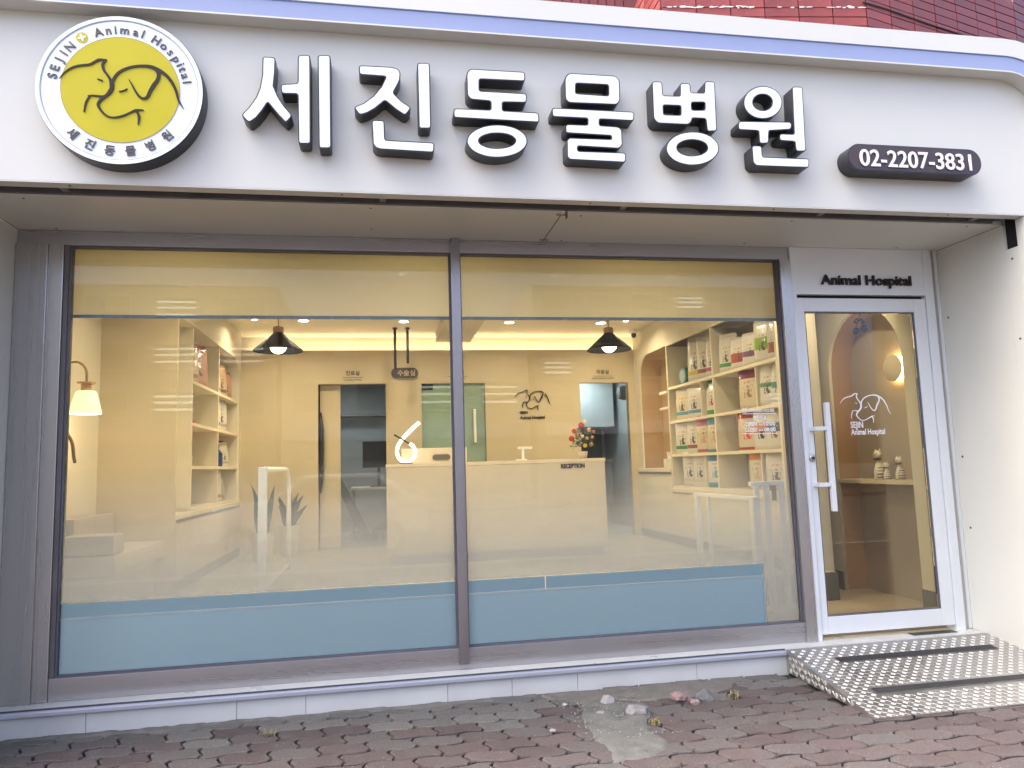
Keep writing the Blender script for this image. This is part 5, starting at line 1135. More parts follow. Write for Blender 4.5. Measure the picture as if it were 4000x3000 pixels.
ls_ = thing('left_shelf_unit', (-1.9, 3.3, FZ), 'cream built in shelves with arched top on the left side', 'shelf unit')
shelf_unit(ls_, -1.735, -2.04, [2.515, 3.63, 4.70], [1.09, 1.475, 1.875, 2.272], [], 2.772)
obj('back_panel', bx(-2.06, -2.041, 1.96, 2.502, 1.06, 2.77), M_SHELF, ls_)
lop = [(1.955, 1.06), (4.698, 1.06)]
for k in range(9): a = math.radians(90 * k / 8); lop.append((4.36 + .338 * math.cos(a), 2.434 + .338 * math.sin(a)))
lop.append((1.955, 2.772))
place('front_panel', flat_side([[(1.94, FZ), (4.799, FZ), (4.799, CZ - .0015), (1.94, CZ - .0015)], lop], -1.7345, -1.72), M_CREAMW, ls_)
nb = BM()
for a, b in zip(lop, lop[1:] + lop[:1]):
    q = [nb.verts.new(p) for p in ((-1.735, a[0], a[1]), (-1.735, b[0], b[1]), (-2.04, b[0], b[1]), (-2.04, a[0], a[1]))]; nb.faces.new(q)
obj('lining', nb, M_SHELF, ls_)
obj('counter_top', bx(-2.0, -1.70, 1.95, 4.79, 1.02, 1.058, bev=.003), M_SHELF, ls_)
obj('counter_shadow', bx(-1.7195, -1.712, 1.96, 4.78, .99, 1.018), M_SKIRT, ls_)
for y0, y1 in ((1.96, 2.9), (2.904, 3.85), (3.854, 4.78)): obj('cabinet_door', bx(-1.7195, -1.703, y0, y1, FZ + .1, .985, bev=.002), M_DESK, ls_)
obj('skirting', bx(-1.7195, -1.712, 1.96, 4.78, FZ, FZ + .098), M_SKIRT, ls_)
struct('wall_left_outer', bx(-2.20, -2.065, 2.051, 5.05, FZ, CZ - .001), M_CREAMW)

# ------------------------------------------------------------------ pet food bags
def pouch_mesh(w, h, d, lean, seed, foot=True):
    """Stand-up pouch: gusseted foot, belly, pinched sealed head; front faces -X."""
    rnd = random.Random(seed); bm = BM(); NZ, NW = 9, 14; rings = []
    for i in range(NZ + 1):
        t = i / NZ; z = h * t
        dep = d * (0.92 if t < .06 else 1.0 - .12 * t) * (1 - max(0, (t - .45) / .55) ** 1.5) + .006
        wid = w * (1 - .10 * math.sin(PI * min(1, t * 1.1)) * .5 - .05 * max(0, t - .8) * 5 * .3)
        bend = -lean * t * t; ring = []
        for k in range(NW):
            a = 2 * PI * k / NW; cx, cy = math.cos(a), math.sin(a)
            sx = math.copysign(abs(cx) ** .55, cx); sy = math.copysign(abs(cy) ** .55, cy)
            crinkle = rnd.uniform(-.0025, .0025) if 0 < i < NZ else 0
            ring.append(bm.verts.new((sx * dep / 2 + bend + crinkle, sy * wid / 2, z + (rnd.uniform(-.003, .003) if i == NZ else 0))))
        rings.append(ring)
    for A, B in zip(rings, rings[1:]):
        for k in range(NW): bm.faces.new((A[k], A[(k + 1) % NW], B[(k + 1) % NW], B[k]))
    bm.faces.new(rings[0][::-1]); bm.faces.new(rings[-1])
    bmesh.ops.recalc_face_normals(bm, faces=bm.faces[:])
    me = bpy.data.meshes.new('pouch'); bm.to_mesh(me); bm.free(); return me
WH = (.62, .60, .56); CR = (.60, .53, .40)
_bn = 0
def bag(x, y, z, w, h, bodyc, topc, bandc, label, rot=0.0, d=.12, name='food_bag', z_top=.82, b0=.14, b1=.24, spot=(.12, .1, .09), logo=(.45, .05, .08), side=None, group='pet food bags on the shelves', lean=None):
    global _bn; _bn += 1
    rnd = random.Random(_bn)
    w *= 1.24; h *= 1.12
    t = thing(name, (x, y, z + .0005), label, 'food bag', group)
    me = pouch_mesh(w, h, min(d, w * .6), rnd.uniform(.0, .025) if lean is None else lean, _bn)
    o = bpy.data.objects.new('pouch', me); COL.objects.link(o); o.parent = t; ORG[o.name] = ORG[t.name]
    me.materials.append(bag_mat('bag_print_%d' % _bn, bodyc, topc, bandc, z_top, b0, b1, spot, logo, side))
    for p in me.polygons: p.use_smooth = True
    # crimped seal strip along the head
    bm = BM(); xs_ = [v.co.x for v in me.vertices if v.co.z > h * .97]; cx = sum(xs_) / len(xs_)
    for k in range(5): box(bm, cx - .0045, cx + .0045, -w * .46, w * .46, h - .004 + k * .0042, h - .004 + k * .0042 + .0032)
    bmesh.ops.recalc_face_normals(bm, faces=bm.faces[:]); m2 = bpy.data.meshes.new('seal'); bm.to_mesh(m2); bm.free(); m2.materials.append(mat('seal_%.2f_%.2f_%.2f' % topc, topc, .35))
    s_ = bpy.data.objects.new('top_seal', m2); COL.objects.link(s_); s_.parent = t
    t.rotation_euler.z = rot + rnd.gauss(0, .06)
    return t
BX = 3.51
Zs = {1: 2.262, 2: 1.855, 3: 1.46, 4: 1.09}
GRN = (.07, .25, .10); BLU = (.10, .30, .42); MAG = (.42, .05, .17); YEL = (.55, .46, .06); RED = (.40, .07, .05); ORG_ = (.55, .21, .05); TEA = (.05, .26, .28); MAR = (.22, .03, .07); PNK = (.48, .13, .22); BRN = (.28, .12, .08)
R = [  # row, y, w, h, body, top, band, label, extras
 (1, 2.97, .22, .43, WH, WH, YEL, 'tall white bag with yellow stripe on the top shelf beside the teal can', {}),
 (1, 2.73, .21, .39, WH, WH, BRN, 'white bag with a faint tan stripe, second in the top left compartment', {}),
 (1, 2.545, .18, .37, WH, WH, MAG, 'white bag with magenta stripe against the upright on the top shelf', {}),
 (1, 2.21, .19, .34, WH, WH, GRN, 'white bag with green stripe just right of the upright on the top shelf', {}),
 (1, 1.93, .23, .27, WH, WH, RED, 'short white bag with red print next to the green striped one on top', dict(b0=.2, b1=.5)),
 (1, 1.70, .21, .27, WH, WH, (.2, .08, .25), 'short white bag with purple print in the middle of the top right compartment', dict(b0=.28, b1=.45)),
 (1, 1.47, .21, .34, WH, (.70, .70, .66), (.22, .42, .05), 'tall white bag with lime green picture on the top shelf', dict(b0=.3, b1=.6)),
 (1, 1.26, .18, .33, WH, WH, BRN, 'white bag with brown print at the near end of the top shelf', dict(b0=.15, b1=.4)),
 (2, 3.36, .24, .34, CR, WH, BLU, 'white bag with blue stripe, farthest on the second shelf', {}),
 (2, 3.02, .25, .33, WH, WH, BLU, 'white bag with blue stripe, second on the second shelf', {}),
 (2, 2.58, .20, .33, WH, (.04, .22, .13), (.06, .30, .10), 'white bag with green head and red picture on the second shelf', dict(spot=(.5, .06, .05), b0=.02, b1=.14, z_top=.78)),
 (2, 1.78, .27, .35, CR, MAR, CR, 'cream bag with maroon head on the second shelf', dict(z_top=.74, side=(.15, .03, .12), spot=(.3, .2, .15))),
 (2, 1.43, .20, .36, WH, WH, GRN, 'white bag with green band and dog picture on the second shelf', dict(b0=.42, b1=.52)),
 (2, 1.255, .16, .34, WH, WH, TEA, 'white bag with teal band at the near end of the second shelf', dict(b0=.38, b1=.52)),
 (3, 3.41, .23, .35, WH, WH, GRN, 'white bag with green stripe, farthest on the third shelf', {}),
 (3, 3.11, .23, .36, WH, WH, BRN, 'white bag with brown stripe, second on the third shelf', {}),
 (3, 2.84, .22, .35, CR, PNK, PNK, 'cream bag with pink head on the third shelf', dict(z_top=.74, b0=.02, b1=.10, spot=(.6, .3, .2))),
 (3, 2.585, .22, .35, CR, (.06, .26, .36), (.06, .26, .36), 'cream bag with blue head against the upright on the third shelf', dict(z_top=.74, b0=.0, b1=.08, side=(.06, .26, .36), spot=(.45, .38, .3))),
 (3, 1.85, .26, .35, CR, RED, RED, 'cream bag with bright red head on the third shelf', dict(z_top=.78, b0=.02, b1=.08, side=RED, spot=(.6, .1, .08))),
 (3, 1.585, .21, .33, WH, (.7, .66, .55), ORG_, 'white bag with orange band and black dog on the third shelf', dict(b0=.42, b1=.66, spot=(.03, .03, .03))),
 (3, 1.36, .20, .33, WH, WH, (.10, .13, .16), 'white bag with dark band and brown dog on the third shelf', dict(b0=.42, b1=.64, spot=(.25, .15, .08))),
 (3, 1.215, .09, .31, WH, WH, ORG_, 'narrow bag with orange band at the near end of the third shelf', dict(b0=.4, b1=.55)),
 (4, 3.25, .22, .35, WH, WH, (.55, .5, .42), 'plain white bag, farthest on the bottom shelf', {}),
 (4, 2.97, .23, .34, WH, WH, (.6, .52, .4), 'plain white bag beside the small divider on the bottom shelf', {}),
 (4, 2.60, .22, .34, WH, (.09, .22, .38), (.10, .34, .42), 'white bag with blue head and teal picture on the bottom shelf', dict(z_top=.72, b0=.0, b1=.14, spot=(.08, .35, .42))),
 (4, 1.72, .20, .33, CR, ORG_, CR, 'tan bag with orange head on the bottom shelf', dict(z_top=.74, spot=(.5, .4, .28))),
 (4, 1.37, .26, .31, WH, WH, (.12, .06, .09), 'white bag with red slash and dark foot on the bottom shelf', dict(b0=.0, b1=.16, logo=(.6, .03, .04))),
]
for row, y, w_, h_, bc, tc_, bnd, lab, ex in R:
    bag(BX, y, Zs[row], w_, h_, bc, tc_, bnd, lab, rot=.36, **ex)
bag(3.58, 1.98, 1.855, .12, .27, (.08, .35, .10), (.08, .35, .10), (.05, .2, .06), 'small green bag behind the maroon headed bag', rot=.1)
tcn = thing('teal_tin', (3.52, 3.30, 2.2625), 'round teal tin standing on edge at the far end of the top shelf', 'tin')
for dx, dy, sn in ((0, 0, 'tin_body'), (.03, -.16, 'tin_body')):
    bm = BM(); lathe(bm, [(.09, -.03), (.10, -.025), (.10, .025), (.09, .03)], (3.50 + dx, 3.34 + dy, 2.363), 24, 'X'); o = obj(sn, bm, mat('teal_tin', (.07, .2, .22), .35), tcn, auto=True)
    bm = BM(); lathe(bm, [(.06, -.034), (.075, -.031)], (3.50 + dx, 3.34 + dy, 2.363), 24, 'X'); obj('tin_label', bm, mat('pale_teal', (.35, .45, .45), .4), tcn)
# left shelves
LXB = -1.86
Lb = [(2.272, 2.72, .26, .33, (.62, .5, .42), (.6, .45, .4), (.4, .25, .2), 'pinkish white bag at the near end of the top left shelf'),
      (2.272, 3.10, .28, .37, (.55, .30, .26), (.5, .16, .14), (.5, .35, .3), 'reddish bag in the middle of the top left shelf'),
      (2.272, 3.83, .22, .31, (.66, .55, .45), (.6, .5, .4), (.35, .12, .1), 'cream bag behind the divider on the top left shelf'),
      (2.272, 4.14, .24, .33, (.5, .36, .24), (.45, .3, .2), (.1, .08, .08), 'brown bag beside the cream bag on the top left shelf'),
      (2.272, 4.42, .2, .28, (.45, .22, .16), (.4, .2, .15), (.3, .2, .15), 'dark red bag in the arched corner of the left shelves'),
      (1.875, 3.85, .2, .34, (.68, .66, .6), (.05, .07, .06), (.3, .3, .28), 'white bag with black head on the second left shelf'),
      (1.875, 4.15, .24, .34, (.66, .64, .62), (.6, .58, .55), (.4, .35, .33), 'plain grey white bag on the second left shelf'),
      (1.475, 3.80, .16, .22, (.66, .5, .4), (.6, .5, .4), (.4, .2, .15), 'pinkish pouch beside the blue bottle on the left shelves'),
      (1.475, 4.32, .2, .24, (.66, .64, .6), (.6, .58, .55), (.4, .35, .33), 'white pouch right of the blue bottle on the left shelves'),
      (1.09, 3.86, .24, .30, (.62, .58, .48), (.6, .55, .45), (.45, .12, .1), 'white bag with red print on the lowest left shelf'),
      (1.09, 4.12, .2, .22, (.35, .38, .3), (.6, .55, .45), (.1, .2, .15), 'greenish pouch on the lowest left shelf')]
for z, y, w_, h_, bc, tc_, bnd, lab in Lb: bag(LXB, y, z, w_, h_, bc, tc_, bnd, lab, rot=PI - .36)
bt = thing('blue_bottle', (-1.84, 4.05, 1.4755), 'dark blue pump bottle on the third left shelf', 'bottle')
bm = BM(); lathe(bm, [(.06, 0), (.065, .02), (.065, .15), (.03, .19), (.025, .21)], (-1.84, 4.05, 1.476), 18); obj('bottle_body', bm, mat('navy_plastic', (.02, .05, .17), .25), bt, auto=True)
bm = BM(); lathe(bm, [(.028, 0), (.028, .03), (.012, .035), (.012, .07)], (-1.84, 4.05, 1.687), 12); box(bm, -1.83, -1.77, 4.04, 4.06, 1.75, 1.765); obj('pump', bm, M_BLK, bt)
for (y, z, w_, h_, c, lab) in ((2.85, 1.8755, .14, .05, (.5, .05, .05), 'small red box alone on the second left shelf'), (2.70, 1.4755, .10, .15, (.66, .58, .44), 'small cream carton at the near end of the third left shelf'), (2.84, 1.4755, .06, .10, (.6, .5, .35), 'tiny tan carton on the third left shelf'), (2.72, 1.0905, .07, .13, (.78, .75, .68), 'small white carton on the lowest left shelf')):
    t = thing('carton', (-1.85, y, z), lab, 'box'); obj('carton_body', bx(-1.90, -1.81, y - w_ / 2, y + w_ / 2, z, z + h_, bev=.003), mat('carton_%.2f_%.2f' % c[:2], c, .5), t); obj('carton_flap', bx(-1.895, -1.8125, y - w_ / 2 + .003, y + w_ / 2 - .003, z + h_, z + h_ + .002), mat('carton_flap', (.6, .55, .45), .5), t)
# tissue boxes and a switch in the right niche
for y, lab in ((3.82, 'white tissue box on the counter nearest the right shelves'), (3.98, 'white tissue box with paper pulled up on the niche counter')):
    t = thing('tissue_box', (3.53, y, 1.2985), lab, 'tissue box'); obj('box_body', bx(3.46, 3.60, y - .06, y + .06, 1.2985, 1.41, bev=.004), mat('tissue_carton', (.74, .72, .62), .5, var=.15, scale=30), t)
    bm = BM(); rr_ = random.Random(int(y * 100)); q0 = [bm.verts.new((3.53 + .04 * math.cos(a), y + .035 * math.sin(a), 1.4095)) for a in [k * PI / 4 for k in range(8)]]; tpv = [bm.verts.new((3.53 + rr_.uniform(-.05, .05), y + rr_.uniform(-.05, .05), 1.46 + rr_.random() * .05)) for k in range(8)]
    for k in range(8): bm.faces.new((q0[k], q0[(k + 1) % 8], tpv[(k + 1) % 8], tpv[k]))
    obj('tissue', bm, M_WHITETXT, t)
t = thing('wall_switch', (3.70, 3.76, 1.53), 'dark blue grey switch plate in the right niche above the tissue boxes', 'switch'); obj('switch_plate', bx(3.688, 3.6995, 3.70, 3.82, 1.54, 1.67, bev=.003), mat('blue_grey_plate', (.07, .10, .13), .4), t); obj('rocker', bx(3.683, 3.6875, 3.73, 3.79, 1.57, 1.64, bev=.002), M_SKIRT, t)

# ------------------------------------------------------------------ pet gates
def fence(nm, pts, zb, zt, label, r=.022, corner=0.0):
    t = thing(nm, pts[0] + (zb,), label, 'pet gate', 'white framed pet gates')
    (xa, ya), (xb, yb) = pts
    for (x, y) in pts: obj('post', bx(x - r, x + r, y - r, y + r, zb, zt - .0005, bev=.004), M_GATE, t)
    return t
gtl = thing('pet_gate', (-0.96, 2.3, FZ), 'tall white pet gate frame with rounded far corner left of the desk', 'pet gate', 'white framed pet gates')
obj('post', bx(-0.985, -0.92, 1.50, 1.56, FZ, 1.435, bev=.006), M_GATE, gtl)
bm = BM(); pth = [(-0.945, 1.56, 1.415), (-0.945, 2.9, 1.415)] + [(-0.945, 2.9 + .25 * math.sin(a), 1.165 + .25 * math.cos(a)) for a in [math.radians(15 * k) for k in range(1, 7)]] + [(-0.945, 3.15, FZ)]
ring_tube(bm, pth, .024, 8); obj('rail', bm, M_GATE, gtl, smooth=True)
bm = BM(); ring_tube(bm, [(-0.945, 1.56, FZ + .05), (-0.945, 3.15, FZ + .05)], .018, 8); obj('bottom_rail', bm, M_GATE, gtl)
gtr = thing('pet_gate', (2.83, 1.1, FZ), 'low white framed glass pet gate beside the right shelves', 'pet gate', 'white framed pet gates')
for y, w_ in ((0.62, .032), (1.66, .026), (1.44, .016)): obj('post', bx(2.83 - w_, 2.83 + w_ * .6, y - w_, y + w_, .19 if y < 1 else FZ, 1.058, bev=.004), M_GATE, gtr)
obj('rail', bx(2.80, 2.85, 0.588, 1.69, 1.0585, 1.088, bev=.004), M_GATE, gtr)
obj('glass_panel', bx(2.828, 2.836, 0.655, 1.42, FZ + .05, 1.056), clear_sheet('gate_glass', (.75, .8, .77), .10), gtr)
gte = thing('pet_gate', (2.97, 0.58, VZ), 'taller narrow white pet gate behind the right end of the window', 'pet gate', 'white framed pet gates')
for x, w_ in ((2.90, .018), (2.985, .022), (3.11, .022)): obj('post', bx(x - w_, x + w_, 0.70, 0.74, VZ, 1.165, bev=.004), M_GATE, gte)
obj('rail', bx(2.85, 3.135, 0.695, 0.745, 1.1655, 1.20, bev=.004), M_GATE, gte)
obj('latch', bx(3.02, 3.055, 0.685, 0.70, 1.05, 1.13, bev=.004), M_SKIRT, gte)

# ------------------------------------------------------------------ plants beside the left shelves
def plant(x, y, z, r_, hp, hl, n, label, seed, up=1.0):
    t = thing('potted_plant', (x, y, z), label, 'plant'); rnd = random.Random(seed)
    bm = BM(); lathe(bm, [(r_ * .75, 0), (r_, hp), (r_ * .92, hp), (r_ * .88, hp - .03)], (x, y, z), 20); obj('pot', bm, mat('pale_pot', (.62, .60, .55), .5), t, auto=True)
    bm = BM(); lathe(bm, [(r_ * .86, 0), (r_ * .86, .004)], (x, y, z + hp - .035), 16); obj('soil', bm, M_SKIRT, t)
    for k in range(n):
        a = rnd.uniform(0, 2 * PI); l = hl * rnd.uniform(.6, 1.05); out = rnd.uniform(.15, .75) * (1.15 - up); base = Vector((x + rnd.uniform(-.04, .04), y + rnd.uniform(-.04, .04), z + hp - .03)); dirv = Vector((math.cos(a) * out, math.sin(a) * out, 1)).normalized()
        side = dirv.cross(Vector((rnd.gauss(0, 1), rnd.gauss(0, 1), .2))).normalized(); bm = BM(); prev = None
        for i in range(6):
            s_ = i / 5; c = base + dirv * l * s_ + Vector((math.cos(a), math.sin(a), -.4)) * (l * .25 * s_ * s_ * (1.2 - up)); wd = .028 * (1 + .6 * math.sin(PI * s_)) * (1 - s_ ** 3) + .002
            pr = (bm.verts.new(c - side * wd), bm.verts.new(c + side * wd + dirv * .004))
            if prev: bm.faces.new((prev[0], prev[1], pr[1], pr[0]))
            prev = pr
        obj('leaf', bm, mat('dark_leaf', (.035, .075, .045), .4, var=.3, scale=12), t, smooth=True)
plant(-1.32, 3.95, FZ, .13, .32, .62, 12, 'dark leafed plant in a pale pot behind the tall left pet gate', 5, .8)
plant(-1.08, 4.35, FZ, .12, .36, .42, 18, 'bushy dark green plant in a pale pot right of the left pet gate', 6, .45)

# ------------------------------------------------------------------ entrance: right wall with arched niche
WX = 4.085
def arch(y0, y1, zb, zs, n=16):
    c = (y0 + y1) / 2; r = (y1 - y0) / 2
    return [(y0, zb), (y1, zb)] + [(c + r * math.cos(PI * k / n), zs + r * math.sin(PI * k / n)) for k in range(n + 1)]
ar = arch(0.45, 1.43, VZ, 2.15)
wr = thing('entrance_wall', (WX, 1.0, VZ), 'cream entrance wall with a tall arched niche and shelf seen through the door', 'wall')
outer = [(0.062, VZ)] + [(0.45, VZ)] + list(reversed([p for p in ar if p not in ((0.45, VZ), (1.43, VZ))])) + [(1.43, VZ), (2.0, VZ), (2.0, CZ - .001), (0.062, CZ - .001)]
# run up the near side of the arch, over the crown and down the far side
up_ = [(0.45, VZ)] + [(0.94 - .49 * math.cos(PI * k / 16), 2.15 + .49 * math.sin(PI * k / 16)) for k in range(17)] + [(1.43, VZ)]
place('wall_panel', flat_side([[(0.062, VZ)] + up_ + [(2.0, VZ), (2.0, CZ - .001), (0.062, CZ - .001)]], WX, WX + .03), M_CREAMW, wr)
nb = BM()
M_NICHE = mat('niche_plaster', (.42, .345, .265), .7, var=.03); M_REVEAL = mat('niche_reveal_paint', (.42, .26, .14), .7, var=.03)
for a, b in zip(up_, up_[1:]):
    nb.faces.new([nb.verts.new(p) for p in ((WX + .0305, a[0], a[1]), (WX + .0305, b[0], b[1]), (4.31, b[0], b[1]), (4.31, a[0], a[1]))])
bmesh.ops.remove_doubles(nb, verts=nb.verts[:], dist=1e-5)
obj('niche_reveal', nb, M_REVEAL, wr, auto=True); obj('niche_back', bx(4.311, 4.33, 0.40, 1.48, VZ, 2.7), M_NICHE, wr)
obj('niche_shelf', bx(4.085, 4.309, 0.452, 1.428, 1.138, 1.172, bev=.003), mat('niche_shelf', (.62, .52, .36), .45), wr)
for y0, y1 in ((0.064, 0.445), (1.435, 1.95)): obj('skirting', bx(WX - .014, WX - .001, y0, y1, VZ, VZ + .16, bev=.002), M_SKIRT, wr)
struct('wall_entrance_back', bx(3.80, 4.45, 1.97, 2.02, VZ, CZ - .001), M_CREAMW)
struct('step_riser', bx(2.801, 3.76, 1.03, 1.049, .10, FZ - .001), M_SKIRT)
struct('floor_edge', bx(2.8005, 2.812, 0.75, 1.029, .10, FZ - .002), M_DESK)
# round eclipse wall lamp
ec = thing('eclipse_lamp', (4.28, 0.78, 2.0), 'round wall lamp glowing around its edge in the arched niche', 'wall lamp')
bm = BM(); lathe(bm, [(.100, 0), (.100, -.018)], (4.3095, 0.78, 2.105), 40, 'X'); obj('light_ring', bm, glow('eclipse_glow', (1.0, .70, .30), 5.0), ec)
bm = BM(); lathe(bm, [(.030, 0), (.030, -.035)], (4.291, 0.78, 2.105), 16, 'X'); obj('spacer', bm, M_SKIRT, ec)
bm = BM(); lathe(bm, [(.108, 0), (.112, -.004), (.112, -.012), (.106, -.016)], (4.2555, 0.78, 2.105), 40, 'X'); obj('front_disc', bm, mat('disc_plaster', (.60, .52, .38), .6), ec, auto=True)
# cat figurines
def cat(x, y, z, h, label, seed):
    t = thing('cat_figurine', (x, y, z), label, 'figurine', 'striped cat figurines on the niche shelf'); k = h / .26
    M_CAT = mat('cat_white', (.72, .66, .55), .5, var=.08, scale=40)
    bm = BM(); lathe(bm, [(.040 * k, 0), (.048 * k, .01 * k), (.046 * k, .07 * k), (.034 * k, .115 * k), (.018 * k, .15 * k), (.012 * k, .165 * k)], (x, y, z), 20); b_ = obj('body', bm, M_CAT, t, auto=True)
    for q in range(4):
        zz = z + (.018 + .026 * q) * k; rr = (.0485 - .006 * max(0, q - 1) * 1.0) * k
        bm = BM()
        for s in (-1, 1):
            pts = [(x + rr * math.cos(a) , y + s * rr * math.sin(a), zz) for a in [PI - .5 - i * .22 for i in range(9)]]
            ring_tube(bm, pts, .0045 * k, 6)
        obj('stripe', bm, mat('cat_grey', (.10, .09, .085), .6), b_)
    hd_ = BM(); ball(hd_, (x - .01 * k, y, z + .205 * k), .038 * k, 16, 12, (.75, 1.2, .9)); hdo = obj('head', hd_, M_CAT, t, smooth=True)
    for s in (-1, 1):
        bm = BM(); lathe(bm, [(.012 * k, 0), (.001 * k, .024 * k)], (x - .008 * k, y + s * .026 * k, z + .232 * k), 8); obj('ear', bm, M_CAT, hdo)
        bm = BM(); ball(bm, (x - .036 * k, y + s * .016 * k, z + .21 * k), .0035 * k, 6, 5); obj('eye', bm, M_BLK, hdo)
        bm = BM(); ring_tube(bm, [(x - .04 * k, y + s * .012 * k, z), (x - .04 * k, y + s * .012 * k, z + .07 * k), (x - .02 * k, y + s * .010 * k, z + .13 * k)], [.010 * k, .009 * k, .006 * k], 8); obj('leg', bm, M_CAT, t, smooth=True)
    bm = BM(); ball(bm, (x - .038 * k, y, z + .2 * k), .004 * k, 6, 5); obj('nose', bm, M_BLK, hdo)
    bm = BM(); ring_tube(bm, [(x + .014 * k * math.cos(a), y + .014 * k * math.sin(a), z + .168 * k) for a in [i * PI / 5 for i in range(10)]], .005 * k, 6, closed=True); box(bm, x - .03 * k, x - .018 * k, y - .03 * k, y + .03 * k, z + .16 * k, z + .175 * k); obj('bow', bm, mat('bow_brown', (.12, .09, .075), .6), t)
    bm = BM(); ring_tube(bm, smooth3([(x + .03 * k, y + .03 * k, z + .01 * k), (x + .03 * k, y + .07 * k, z + .03 * k), (x + .02 * k, y + .075 * k, z + .1 * k)], 4), .008 * k, 6); obj('tail', bm, M_CAT, t, smooth=True)
cat(4.19, 0.97, 1.1725, .265, 'tallest striped white cat figurine with a bow on the niche shelf', 1)
cat(4.16, 0.845, 1.1725, .15, 'smallest striped cat figurine between the other two', 2)
cat(4.19, 0.72, 1.1725, .20, 'middle sized striped cat figurine at the right of the niche shelf', 3)
# bells hung inside at the top of the door
dbl = thing('door_bells', (3.46, 0.06, 2.2), 'two black round bells with a bow hanging inside the glass door', 'door bell')
for dx, zz in ((-.02, 2.285), (.045, 2.30)):
    bm = BM(); ball(bm, (3.44 + dx, .06, zz), .026, 14, 10); obj('bell', bm, M_BLK, dbl, smooth=True)
    bm = BM(); ring_tube(bm, [(3.44 + dx, .06, zz + .024), (3.45, .06, 2.385)], .002, 5); obj('cord', bm, M_BLK, dbl)
bm = BM()
for s in (-1, 1): ring_tube(bm, [(3.45, .06, 2.36), (3.45 + s * .02, .06, 2.375), (3.45 + s * .04, .06, 2.35), (3.45 + s * .015, .06, 2.345)], .007, 6)
obj('bow', bm, M_BLK, dbl)
bm = BM(); ring_tube(bm, [(3.45, .06, 2.385), (3.45, .02, 2.43)], .003, 5); obj('hook', bm, M_BLK, dbl)

# ------------------------------------------------------------------ the other side of the street (seen mirrored in the glass)
def block(x0, x1, y, h, wallc, rows_, cols_, label, lit=0.0, seed=1, z0=3.3):
    t = thing('street_building', ((x0 + x1) / 2, y - 5, 0), label, 'building', 'buildings across the street')
    obj('wall', bx(x0, x1, y - 10, y, -.1, h), mat('facade_%d' % seed, wallc, .8, var=.08, scale=.6), t)
    rnd = random.Random(seed); cw = (x1 - x0) / cols_; rh = (h - z0) / rows_
    mg = mat('far_pane', (.10, .13, .16), .12, var=.2); ml = glow('lit_pane', (.95, 1.0, .95), .9)
    for r in range(rows_):
        for c in range(cols_):
            xa = x0 + cw * (c + .16); za = z0 + rh * (r + .2)
            w_ = obj('window', bx(xa, xa + cw * .68, y + .002, y + .05, za, za + rh * .58), mat('far_frame', (.6, .6, .6), .5), t)
            obj('pane', bx(xa + .06, xa + cw * .68 - .06, y + .051, y + .056, za + .06, za + rh * .58 - .06), mg, w_)
            if rnd.random() < lit:
                for q in (.25, .5, .72): obj('lamp_row', bx(xa + .12, xa + cw * .68 - .12, y + .0565, y + .06, za + rh * .58 * q, za + rh * .58 * q + .09), ml, w_)
    obj('shop_front', bx(x0 + .4, x1 - .4, y + .002, y + .06, .3, 2.6), mat('far_shop', (.24, .24, .235), .3), t)
    obj('shop_sign', bx(x0 + .4, x1 - .4, y + .002, y + .15, 2.65, 3.2), mat('far_sign_%d' % seed, [(.7, .7, .7), (.6, .3, .2), (.3, .4, .5)][seed % 3], .5), t)
block(-17, -4.2, -26, 9.0, (.32, .31, .29), 3, 5, 'beige three storey block across the street mirrored at left', .35, 1)
block(-4.0, 6.2, -26, 7.8, (.40, .39, .38), 2, 4, 'white low block across the street mirrored in the middle', .2, 2)
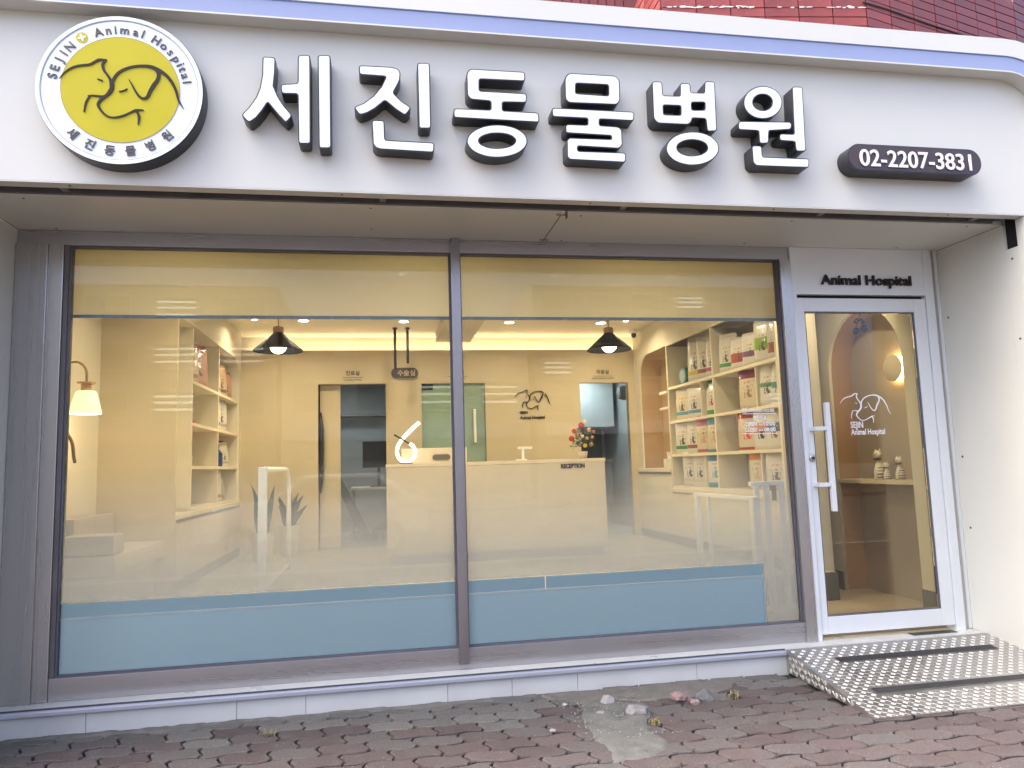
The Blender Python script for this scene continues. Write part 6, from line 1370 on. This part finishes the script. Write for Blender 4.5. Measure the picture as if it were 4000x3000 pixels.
block(6.5, 19, -26, 9.2, (.28, .26, .24), 4, 6, 'tall tan block across the street mirrored at right', .15, 3)
# parked white car by the kerb, mirrored faintly in the lower glass
car = thing('parked_car', (-1.2, -9.6, -.13), 'white hatchback parked across the street mirrored in the window', 'car')
prof = [(-2.0, .35), (-2.02, .75), (-1.55, .95), (-.75, 1.03), (-.15, 1.45), (1.15, 1.48), (1.75, 1.05), (1.98, .98), (2.02, .40)]
secs = [(-.85, .94, .0), (-.80, 1.0, .0), (0, 1.0, 0), (.80, 1.0, 0), (.85, .94, 0)]
bm = BM(); rr = []
for yy, sc_, _ in secs:
    rr.append([bm.verts.new((-1.2 + x * (sc_ if abs(yy) > .82 else 1), -9.6 + yy * (1 - .18 * max(0, (z - .95) / .5)), -.13 + z * (.985 if abs(yy) > .82 else 1))) for x, z in prof])
for A, B in zip(rr, rr[1:]):
    for k in range(len(prof)): bm.faces.new((A[k], A[(k + 1) % len(prof)], B[(k + 1) % len(prof)], B[k]))
bm.faces.new(rr[0]); bm.faces.new(rr[-1][::-1])
obj('body', bm, mat('white_car_paint', (.42, .42, .43), .25, coat=.5), car, auto=True)
for s in (-1, 1):
    bm = BM(); q = [(-.62, 1.05), (-.12, 1.39), (1.08, 1.41), (1.55, 1.07)]
    bm.faces.new([bm.verts.new((-1.2 + x, -9.6 + s * (.86 - .16 * (z - .95)), -.13 + z)) for x, z in q]); 
    ext = bmesh.ops.extrude_face_region(bm, geom=bm.faces[:]); bmesh.ops.translate(bm, verts=[v for v in ext['geom'] if isinstance(v, bmesh.types.BMVert)], vec=(0, s * -.03, 0))
    obj('window', bm, mat('car_glass', (.02, .025, .03), .08), car)
    for x in (-1.25, 1.3):
        bm = BM(); lathe(bm, [(.2, -.1), (.31, -.09), (.31, .09), (.2, .1)], (-1.2 + x, -9.6 + s * .78, .18), 24, 'Y'); wh = obj('wheel', bm, M_RUBBER, car, auto=True)
        bm = BM(); lathe(bm, [(.19, -.105), (.19, .105)], (-1.2 + x, -9.6 + s * .78, .18), 16, 'Y'); obj('rim', bm, M_STEEL, wh)
